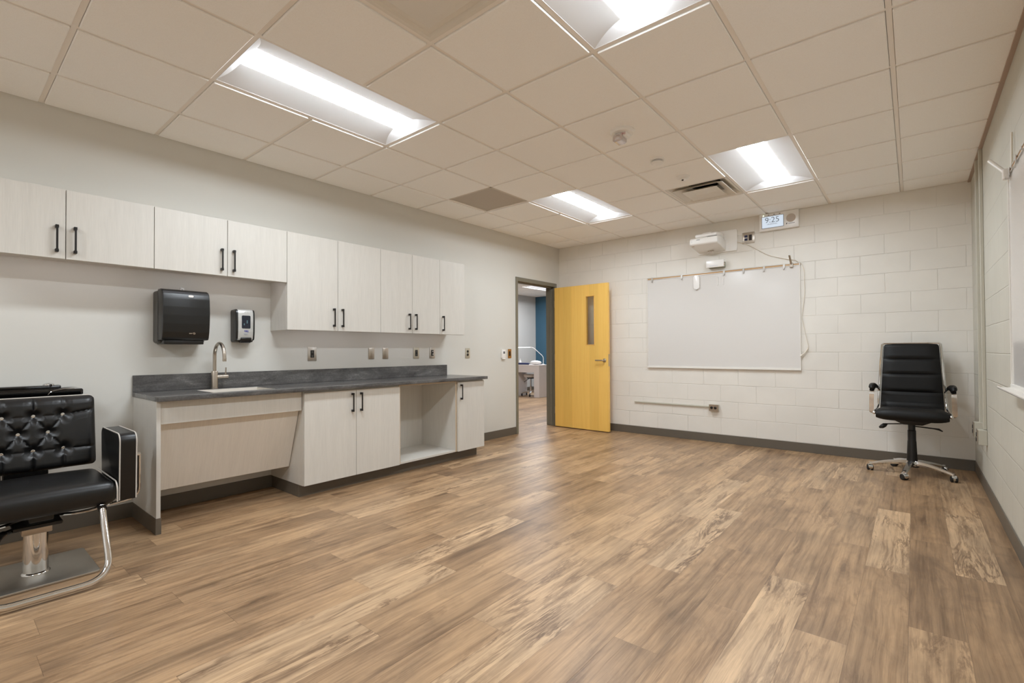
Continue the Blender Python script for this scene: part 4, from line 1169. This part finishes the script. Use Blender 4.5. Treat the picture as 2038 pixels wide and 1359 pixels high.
def pad(prof, seams, hw0, hw1, th, front, nm, taper_pow=1.0):
    """upholstered pad: a closed shell around the profile, front face puffed between the cross seams"""
    N, MU = 150, 20
    P, L = resample(prof, N)
    def nrm(k):
        d = (P[min(k+1, N)]-P[max(k-1, 0)]); nv = Vector((0, -d.z, d.y))*front; return nv.normalized()
    b = bmesh.new(); F_, B_ = [], []
    for k in range(N+1):
        s = k/N; hw = hw0+(hw1-hw0)*s**taper_pow
        # round the pad corners
        for e in (s*L, (1-s)*L):
            if e < 0.03: hw -= 0.018*(1-math.sqrt(max(0, 1-(1-e/0.03)**2)))
        puff = 0.013
        for q in seams: puff = min(puff, 0.019*(min(1, abs(s-q)*L/0.030))**0.42-0.007)
        puff = min(puff, 0.013*(min(1, min(s, 1-s)*L/0.03))**0.5)
        nv = nrm(k); f, g = [], []
        for i in range(MU+1):
            u = 2*i/MU-1
            side = (1-abs(u)**6)
            f.append(b.verts.new(P[k]+Vector((OX+u*hw, 0, 0))+nv*(th/2*(0.55+0.45*side)+puff*side)))
            g.append(b.verts.new(P[k]+Vector((OX+u*hw, 0, 0))-nv*th/2*(0.55+0.45*side)))
        F_.append(f); B_.append(g)
    for k in range(N):
        for i in range(MU):
            b.faces.new((F_[k][i], F_[k][i+1], F_[k+1][i+1], F_[k+1][i])); b.faces.new((B_[k][i], B_[k+1][i], B_[k+1][i+1], B_[k][i+1]))
        b.faces.new((F_[k][0], F_[k+1][0], B_[k+1][0], B_[k][0])); b.faces.new((F_[k][MU], B_[k][MU], B_[k+1][MU], F_[k+1][MU]))
    for k in (0, N):
        for i in range(MU): b.faces.new((F_[k][i], B_[k][i], B_[k][i+1], F_[k][i+1]))
    bmesh.ops.recalc_face_normals(b, faces=b.faces)
    m = MB(); m._merge(b); m.build(nm, K['office_leather'], t, 60)
    return P
Ps = pad(seat_prof, [], 0.252, 0.232, 0.050, 1, 'seat')
Pb = pad(back_prof, [0.285, 0.545, 0.775], 0.238, 0.206, 0.034, 1, 'backrest')
for s in (-1, 1):
    m = MB()
    pth = [(OX+s*0.262, p.y, p.z) for p in Ps[16::12]] + [(OX+s*(0.252-0.034*k/len(Pb[12::12])), p.y, p.z) for k, p in enumerate(Pb[12::12])] + [(OX+s*0.217, Pb[-1].y, Pb[-1].z+0.004)]
    m.tube(pth, 0.011, 10); m.sphere(pth[0], 0.015)
    m.build('side_rail', K['chrome'], t)
m = MB(); m.tube([(OX-0.217, Pb[-1].y, Pb[-1].z+0.004), (OX-0.205, Pb[-1].y, Pb[-1].z+0.012), (OX+0.205, Pb[-1].y, Pb[-1].z+0.012), (OX+0.217, Pb[-1].y, Pb[-1].z+0.004)], 0.009, 10); m.build('top_rail', K['chrome'], t)
m = MB(); m.box(OX-0.22, OX+0.22, -0.66, -0.36, 0.518, 0.536, 0.006, 2); m.prism([(OX-0.17, 0.520), (OX-0.06, 0.462), (OX+0.075, 0.462), (OX+0.19, 0.520)], 'y', -0.60, -0.40, 0.006, 2); m.build('tilt_mechanism', K['black_paint'], t)
m = MB(); m.tube([(OX-0.05, -0.53, 0.462), (OX-0.185, -0.555, 0.452)], 0.005, 8); m.tube([(OX-0.175, -0.555, 0.452), (OX-0.195, -0.556, 0.440), (OX-0.215, -0.558, 0.424), (OX-0.235, -0.560, 0.414)], [0.007, 0.020, 0.019, 0.008], 12); m.build('tilt_lever', K['black_plastic'], t)
m = MB(); m.tube([(OX+0.02, -0.50, 0.442), (OX+0.15, -0.56, 0.440), (OX+0.185, -0.58, 0.438), (OX+0.208, -0.60, 0.426)], [0.006, 0.006, 0.009, 0.005], 10); m.build('height_lever', K['black_plastic'], t)
for s in (-1, 1):
    X = OX+s*0.288
    pth = fillet([(X-s*0.030, -0.510, 0.545), (X+s*0.006, -0.525, 0.552), (X, -0.548, 0.770), (X-s*0.01, -0.44, 0.790), (X-s*0.035, -0.265, 0.745)], 0.05, 6)
    arm = MB().ribbon(pth, (1, 0, 0), 0.036, 0.014).build('armrest', K['chrome'], t)
    m = MB(); m.tube([(X+s*0.000, -0.575, 0.778), (X, -0.555, 0.793), (X-s*0.002, -0.50, 0.803), (X-s*0.010, -0.42, 0.800), (X-s*0.022, -0.34, 0.783), (X-s*0.028, -0.305, 0.768)], [0.012, 0.023, 0.026, 0.025, 0.022, 0.012], 14); m.build('arm_pad', K['office_leather'], arm)

# ------------------------------------------------------------------ salon chair (faces +x)
SCX, SCY = 0.705, -5.965
t = thing('salon_chair', 'black tufted salon styling chair with chrome frame and footrest at the left edge', 'chair', (SCX, SCY, 0))
m = MB(); m.rbox('z', (SCX, SCY), 0.226, 0.226, 0.001, 0.013, 0.02, 5, 0.003); m.build('base_plate', K['brushed_plate'], t)
m = MB(); m.lathe([(0.058, 0.013), (0.056, 0.018), (0.050, 0.022), (0.049, 0.225), (0.040, 0.23)], (SCX, SCY, 0), 'z', 36); m.lathe([(0.026, 0.225), (0.026, 0.33)], (SCX, SCY, 0), 'z', 20)
m.build('hydraulic_post', K['chrome'], t)
m = MB(); m.box(SCX-0.055, SCX+0.055, SCY-0.058, SCY+0.058, 0.222, 0.272, 0.004, 2); m.build('post_collar', K['nickel'], t)
m = MB(); m.box(SCX-0.10, SCX+0.16, SCY-0.10, SCY+0.085, 0.278, 0.298, 0.004, 1); m.box(SCX-0.20, SCX+0.20, SCY-0.045, SCY+0.045, 0.318, 0.345, 0.004, 1); m.box(SCX-0.045, SCX+0.045, SCY-0.20, SCY+0.20, 0.318, 0.345, 0.004, 1)
m.tube([(SCX+0.13, SCY-0.09, 0.285), (SCX+0.17, SCY-0.15, 0.280)], 0.012, 10)
m.build('seat_bracket', K['black_paint'], t)
m = MB(); m.tube([(SCX+0.16, SCY-0.13, 0.283), (SCX+0.20, SCY-0.15, 0.280), (SCX+0.24, SCY-0.155, 0.276)], [0.016, 0.020, 0.012], 12); m.build('pump_pedal', K['black_plastic'], t)
# seat cushion
def cushion(x0, x1, y0, y1, z0, z1, r, crown, nu=30, nv=30):
    b = bmesh.new(); bmesh.ops.create_cube(b, size=1.0)
    bmesh.ops.scale(b, vec=(x1-x0, y1-y0, z1-z0), verts=b.verts); bmesh.ops.translate(b, vec=((x0+x1)/2, (y0+y1)/2, (z0+z1)/2), verts=b.verts)
    bmesh.ops.bevel(b, geom=b.edges[:], offset=r, segments=5, profile=0.5, affect='EDGES', clamp_overlap=True)
    bmesh.ops.subdivide_edges(b, edges=[e for e in b.edges if e.calc_length() > 0.08], cuts=8, use_grid_fill=True)
    for v in b.verts:
        u = (v.co.x-(x0+x1)/2)/((x1-x0)/2); w_ = (v.co.y-(y0+y1)/2)/((y1-y0)/2)
        if v.co.z > (z0+z1)/2: v.co.z += crown*max(0, 1-u*u)*max(0, 1-w_*w_)
    m = MB(); m._merge(b); return m
SY0_, SY1_ = SCY-0.290, SCY+0.290
cu = cushion(0.47, 0.985, SY0_, SY1_, 0.350, 0.474, 0.048, 0.022).build('seat', K['leather'], t, 50)
m = MB()
for s in (-1, 1):
    y = SCY+s*0.287
    m.tube(fillet([(0.52, y-s*0.004, 0.470), (0.955, y-s*0.004, 0.468), (0.984, y-s*0.004, 0.440), (0.985, y-s*0.004, 0.365)], 0.04), 0.0035, 8)
m.build('piping', K['piping'], cu)
# armrests
for s in (-1, 1):
    ya, yb = SCY+s*0.293, SCY+s*0.374
    y0, y1 = min(ya, yb), max(ya, yb)
    pr = []
    zb, zt_, xa, xb = 0.358, 0.716, 0.545, 0.965
    for cx_, cz_, a0 in ((xb-0.045, zt_-0.045, 0), (xa+0.04, zt_-0.04, 90)):
        for k in range(7):
            a = math.radians(a0+90*k/6); rr = 0.045 if a0 == 0 else 0.04
            pr.append((cx_+rr*math.cos(a), cz_+rr*math.sin(a)))
    pr += [(xa+0.02, zb), (xb-0.01, zb)]
    m = MB(); m.prism(pr, 'y', y0, y1, 0.008, 3); a_ = m.build('armrest', K['leather'], t, 40)
    m = MB()
    for y in (y0+0.004, y1-0.004):
        pts = [(p[0]+(0.0008 if p[0] > 0.7 else 0), y, p[1]+0.0008) for p in pr[:14]]
        m.tube([(xb-0.009, y, zb+0.004)] + pts + [(xa+0.016, y, zb+0.01)], 0.0032, 8)
    m.build('piping', K['piping'], a_)
    # chrome tube: from the bracket, out below the seat and up the outside of the arm
    yo = SCY+s*0.418
    m = MB(); m.tube(fillet([(SCX+0.02, SCY+s*0.05, 0.300), (0.80, SCY+s*0.16, 0.298), (0.80, yo, 0.330), (0.80, yo, 0.572)], 0.055), 0.0085, 10)
    m.tube([(0.80, yo-s*0.046, 0.570), (0.80, yo+s*0.006, 0.570)], 0.010, 10)
    m.build('arm_frame', K['chrome'], t)
# tufted backrest: height field facing +x
BW, BZ0, BZ1 = 0.286, 0.492, 0.900
def bx_at(zz): return 0.455-0.070*(zz-BZ0)/(BZ1-BZ0)      # front plane leans back
rows = [(0.797, [0.139+0.125*0, 0.139-0.124, 0.139-0.248, 0.139-0.372]), (0.703, [0.073, 0.073-0.125, 0.073-0.250]), (0.606, [0.139, 0.012, -0.112, -0.236])]
rows = [(0.797, [0.139, 0.015, -0.109, -0.233]), (0.703, [0.075, -0.047, -0.171]), (0.606, [0.139, 0.012, -0.112, -0.236])]
BT = [(y, z) for z, ys in rows for y in ys]
SEG = []
for y, z in BT:
    for y2, z2 in BT:
        if 0.05 < z-z2 < 0.15 and abs(y-y2) < 0.09: SEG.append((y, z, y2, z2, 1.0))
for y in rows[0][1]: SEG.append((y, 0.797, y, BZ1, 0.9))
for y in rows[2][1]: SEG.append((y, 0.606, y, BZ0, 0.9))
SEG += [(0.139, 0.797, BW, 0.820, 0.9), (0.139, 0.606, BW, 0.600, 0.7), (-0.233, 0.797, -BW, 0.820, 0.9), (-0.236, 0.606, -BW, 0.600, 0.7)]
for r_ in (0, 2):
    ys_ = rows[r_][1]
    for a, b2 in zip(ys_, ys_[1:]): SEG.append((a, rows[r_][0], b2, rows[r_][0], 0.55))
def hgt(y, z):
    ex, ez = 1-abs(y)/BW, min(z-BZ0, BZ1-z)
    e = min(1, (ex*BW)/0.045); e2 = min(1, ez/0.045)
    h = 0.045*math.sqrt(max(0, 1-(1-e)**2))*math.sqrt(max(0, 1-(1-e2)**2))
    dip = 0.0
    for by, bz in BT:
        d2 = (y-by)**2+(z-bz)**2
        dip = max(dip, 0.030*math.exp(-d2/(2*0.021**2)))
    cr = 0.0
    for a, b1, c, d, k in SEG:
        vx, vz = c-a, d-b1; L2 = vx*vx+vz*vz
        s = max(0, min(1, ((y-a)*vx+(z-b1)*vz)/L2))
        dd = math.hypot(y-a-s*vx, z-b1-s*vz)
        if dd < 0.04: cr = max(cr, k*(0.010*math.exp(-dd/0.006)+0.004*math.exp(-dd/0.02)))
    return max(0.0, h-max(dip, cr))
NU, NV = 150, 110
b = bmesh.new(); Fv, Bv = [], []
for i in range(NU+1):
    y = -BW+2*BW*i/NU; f, g = [], []
    for j in range(NV+1):
        z = BZ0+(BZ1-BZ0)*j/NV
        # rounded outline
        yy, zz = y, z
        cy_, cz_ = BW-0.035, 0.035
        dz_ = min(z-BZ0, BZ1-z)
        if dz_ < 0.035: yy = max(-(BW-0.035+math.sqrt(max(0, 0.035**2-(0.035-dz_)**2))), min(BW-0.035+math.sqrt(max(0, 0.035**2-(0.035-dz_)**2)), y))
        f.append(b.verts.new((bx_at(zz)+hgt(y, z), SCY+yy, zz))); g.append(b.verts.new((bx_at(zz)-0.055, SCY+yy, zz)))
    Fv.append(f); Bv.append(g)
for i in range(NU):
    for j in range(NV): b.faces.new((Fv[i][j], Fv[i+1][j], Fv[i+1][j+1], Fv[i][j+1]))
    for j, fl in ((0, 1), (NV, -1)): b.faces.new((Fv[i][j], Bv[i][j], Bv[i+1][j], Fv[i+1][j])[::fl])
for j in range(NV):
    for i, fl in ((0, -1), (NU, 1)): b.faces.new((Fv[i][j], Bv[i][j], Bv[i][j+1], Fv[i][j+1])[::fl])
b.faces.new([Bv[i][0] for i in range(NU+1)] + [Bv[NU][j] for j in range(1, NV+1)] + [Bv[i][NV] for i in range(NU-1, -1, -1)] + [Bv[0][j] for j in range(NV-1, 0, -1)])
bmesh.ops.recalc_face_normals(b, faces=b.faces)
m = MB(); m._merge(b); bk = m.build('backrest', K['leather'], t, 60)
for by, bz in BT:
    m = MB(); xx = bx_at(bz)+hgt(by, bz); m.lathe([(0.0095, -0.004), (0.0095, 0.001), (0.0085, 0.003), (0.005, 0.0035), (0.0045, 0.002)], (xx, SCY+by, bz), 'x', 16); m.build('button', K['chrome'], bk)
m = MB(); m.tube([(0.425, SCY-BW+0.03, BZ0-0.001), (0.425, SCY+BW-0.03, BZ0-0.001)], 0.0035, 8)
ol = fillet([(bx_at(BZ1)+0.006, SCY-BW+0.002, BZ1-0.08), (bx_at(BZ1)+0.006, SCY-BW+0.002, BZ1), (bx_at(BZ1)+0.006, SCY+BW-0.002, BZ1), (bx_at(BZ1)+0.006, SCY+BW-0.002, BZ1-0.08)], 0.035)
m.tube([p+Vector((0, 0, 0.001)) for p in ol], 0.0035, 8)
m.build('piping', K['piping'], bk)
m = MB(); m.box(0.385, 0.42, SCY-0.105, SCY+0.08, 0.40, 0.56, 0.004, 1); m.box(0.39, 0.66, SCY-0.03, SCY+0.03, 0.335, 0.36, 0.003, 1); m.build('back_bracket', K['black_paint'], t)
m = MB(); m.tube([(0.45, SCY-0.125, 0.34), (0.432, SCY-0.125, 0.60)], 0.013, 12); m.tube([(0.435, SCY+0.08, 0.492), (0.445, SCY+0.125, 0.495), (0.44, SCY+0.14, 0.500)], 0.006, 8); m.build('recline_post', K['chrome'], t)
# U-shaped footrest
fy = 0.222
pts = fillet([(0.985, SCY-fy, 0.352), (1.105, SCY-fy, 0.075), (1.150, SCY-fy, 0.026), (1.165, SCY, 0.026), (1.150, SCY+fy, 0.026), (1.105, SCY+fy, 0.075), (0.985, SCY+fy, 0.352)], 0.055, 8)
pts = fillet([(0.965, SCY-fy, 0.356), (1.130, SCY-fy-0.010, 0.030), (1.150, SCY+fy+0.010, 0.030)][:1] + [(1.145, SCY-fy-0.006, 0.030), (1.145, SCY+fy+0.006, 0.030), (0.965, SCY+fy, 0.356)], 0.11, 10)
m = MB(); m.tube(pts, 0.0155, 14); m.build('footrest', K['chrome'], t)
for s in (-1, 1):
    m = MB(); m.tube([(0.935, SCY+s*fy, 0.356), (0.985, SCY+s*fy, 0.340)], 0.019, 12); m.tube([(SCX, SCY+s*fy*0.9, 0.338), (0.95, SCY+s*fy, 0.352)], 0.010, 8)
    m.build('footrest_mount', K['black_paint'], t)

# ------------------------------------------------------------------ shampoo bowl behind the salon chair
t = thing('shampoo_bowl', 'glossy black shampoo bowl on the wall behind the salon chair', 'shampoo bowl', (0, -6.08, 0.7))
BY0, BY1 = -6.46, -5.712
m = MB()
b = bmesh.new()
def rr(x0, x1, y0, y1, r, z, n=5):
    out = []
    for q, (cx_, cy_) in enumerate(((x1-r, y1-r), (x0+r, y1-r), (x0+r, y0+r), (x1-r, y0+r))):
        for k in range(n+1):
            a = math.pi/2*(q+k/n); out.append((cx_+r*math.cos(a), cy_+r*math.sin(a), z))
    return out
levels = [rr(0.10, 0.22, -6.25, -5.95, 0.05, 0.70), rr(0.05, 0.265, -6.42, -5.76, 0.06, 0.80), rr(0.012, 0.285, BY0+0.008, BY1-0.008, 0.02, 0.892), rr(0.005, 0.292, BY0, BY1, 0.018, 0.902), rr(0.005, 0.292, BY0, BY1, 0.018, 0.928),
          rr(0.010, 0.287, BY0+0.006, BY1-0.006, 0.016, 0.935), rr(0.105, 0.262, BY0+0.035, BY1-0.04, 0.05, 0.935), rr(0.115, 0.252, BY0+0.05, BY1-0.055, 0.05, 0.925), rr(0.13, 0.23, -6.35, -5.83, 0.05, 0.80)]
R_ = [[b.verts.new(p) for p in lv] for lv in levels]
for a, c in zip(R_, R_[1:]):
    n = len(a)
    for k in range(n): b.faces.new((a[k], a[(k+1) % n], c[(k+1) % n], c[k]))
b.faces.new(R_[0][::-1]); b.faces.new(R_[-1]); bmesh.ops.recalc_face_normals(b, faces=b.faces)
m._merge(b); m.build('bowl', K['gloss_black'], t)
m = MB(); m.box(0.001, 0.098, -6.45, -5.790, 0.930, 0.952, 0.010, 4); m.build('rear_deck', K['gloss_black'], t)
m = MB(); m.sphere((0.062, -5.845, 0.955), 0.022, (1, 1.3, 0.6)); m.tube([(0.062, -5.845, 0.955), (0.10, -5.84, 0.952)], 0.008, 10); m.build('faucet', K['chrome'], t)
m = MB(); m.tube(fillet([(0.290, -5.875, 0.905), (0.292, -5.86, 0.926), (0.290, -5.80, 0.938), (0.285, -5.755, 0.938)], 0.03), 0.0022, 6); m.build('hose', K['chrome'], t)

# ------------------------------------------------------------------ next room: manicure station
t = thing('manicure_table', 'white manicure table in the next room seen through the doorway', 'table', (-3.3, 3.5, 0))
TX1, TX0, TY0, TY1, TZ = -2.785, -3.66, 3.265, 3.72, 0.80
m = MB(); m.box(TX0, TX1, TY0, TY1, TZ-0.03, TZ, 0.003, 1); m.build('tabletop', K['desk'], t)
m = MB(); m.box(TX1-0.16, TX1, TY0, TY1, 0.0, TZ-0.031, 0.003, 1); m.build('leg', K['desk'], t)
m = MB(); m.box(TX0, TX0+0.16, TY0, TY1, 0.0, TZ-0.031, 0.003, 1); m.build('leg', K['desk'], t)
m = MB(); m.box(TX0+0.16, TX1-0.16, TY0, TY0+0.02, TZ-0.19, TZ-0.031, 0.002, 1); m.build('apron', K['desk'], t)
t = thing('desk_lamp', 'thin white desk lamp with a lit horizontal bar on the manicure table', 'lamp', (-2.86, 3.55, TZ))
LX, LY = -2.90, 3.60
m = MB(); m.lathe([(0.045, 0), (0.045, 0.012), (0.02, 0.018)], (LX, LY, TZ), 'z', 20); m.build('base', K['white_gloss'], t)
m = MB(); m.tube(fillet([(LX, LY, TZ+0.01), (LX+0.005, LY+0.01, TZ+0.20), (LX-0.21, LY-0.13, TZ+0.432), (LX-0.33, LY-0.13, TZ+0.44)], 0.07), 0.0075, 10); m.build('arm', K['white_gloss'], t)
m = MB(); m.box(LX-0.80, LX-0.31, LY-0.14, LY-0.12, TZ+0.432, TZ+0.445, 0.003, 1); m.build('light_bar', K['lamp_bar'], t)
t = thing('wheeled_stool', 'white cushioned stool on chrome casters under the manicure table', 'stool', (-3.42, 3.55, 0))
QX, QY = -3.29, 3.60
m = MB(); m.lathe([(0.15, 0.475), (0.178, 0.480), (0.185, 0.51), (0.18, 0.545), (0.15, 0.558), (0.05, 0.56)], (QX, QY, 0), 'z', 32); m.build('seat', K['white_vinyl'], t, 50)
m = MB(); m.lathe([(0.028, 0.10), (0.028, 0.25), (0.02, 0.26), (0.02, 0.44)], (QX, QY, 0), 'z', 16); m.build('gas_column', K['chrome'], t)
m = MB(); m.box(QX-0.08, QX+0.08, QY-0.06, QY+0.06, 0.44, 0.476, 0.004, 1); m.tube([(QX, QY-0.04, 0.455), (QX-0.05, QY-0.12, 0.40), (QX-0.09, QY-0.17, 0.355)], 0.008, 8); m.build('mechanism', K['black_plastic'], t)
m = MB()
for k in range(5):
    a = math.radians(-60+72*k)
    m.tube([(QX, QY, 0.115), (QX+0.15*math.cos(a), QY+0.15*math.sin(a), 0.10), (QX+0.24*math.cos(a), QY+0.24*math.sin(a), 0.070)], [0.022, 0.017, 0.012], 10)
m.build('star_base', K['chrome'], t)
for k in range(5):
    a = math.radians(-60+72*k); px, py = QX+0.235*math.cos(a), QY+0.235*math.sin(a)
    m = MB(); m.tube([(px-0.015, py-0.01, 0.031), (px+0.015, py+0.01, 0.031)], 0.031, 16); m.build('caster', K['rubber'], t)
m = MB(); m.sphere((-2.98, 3.40, TZ+0.055), 0.16, (1.05, 0.45, 0.34), 24)
tag(m.build('towel_cushion', K['white_vinyl']), 'white rounded cushion on the right end of the manicure table', 'cushion')
m = MB(); m.tube([(-3.58, 3.315, TZ+0.025), (-3.56, 3.315, TZ+0.026), (-3.14, 3.315, TZ+0.026), (-3.12, 3.315, TZ+0.025)], [0.012, 0.025, 0.025, 0.012], 14)
tag(m.build('hand_rest', K['navy']), 'long navy hand rest along the front of the manicure table', 'hand rest')
for dx, h_, lab in ((0.0, 0.15, 'taller white pump bottle on the manicure table left of the lamp'),):
    m = MB(); m.lathe([(0.028, 0), (0.03, 0.005), (0.03, 0.085), (0.012, 0.10), (0.011, 0.13), (0.016, 0.132), (0.016, h_)], (-3.555, 3.50, TZ), 'z', 16)
    tag(m.build('bottle', K['white_gloss']), lab, 'bottle')
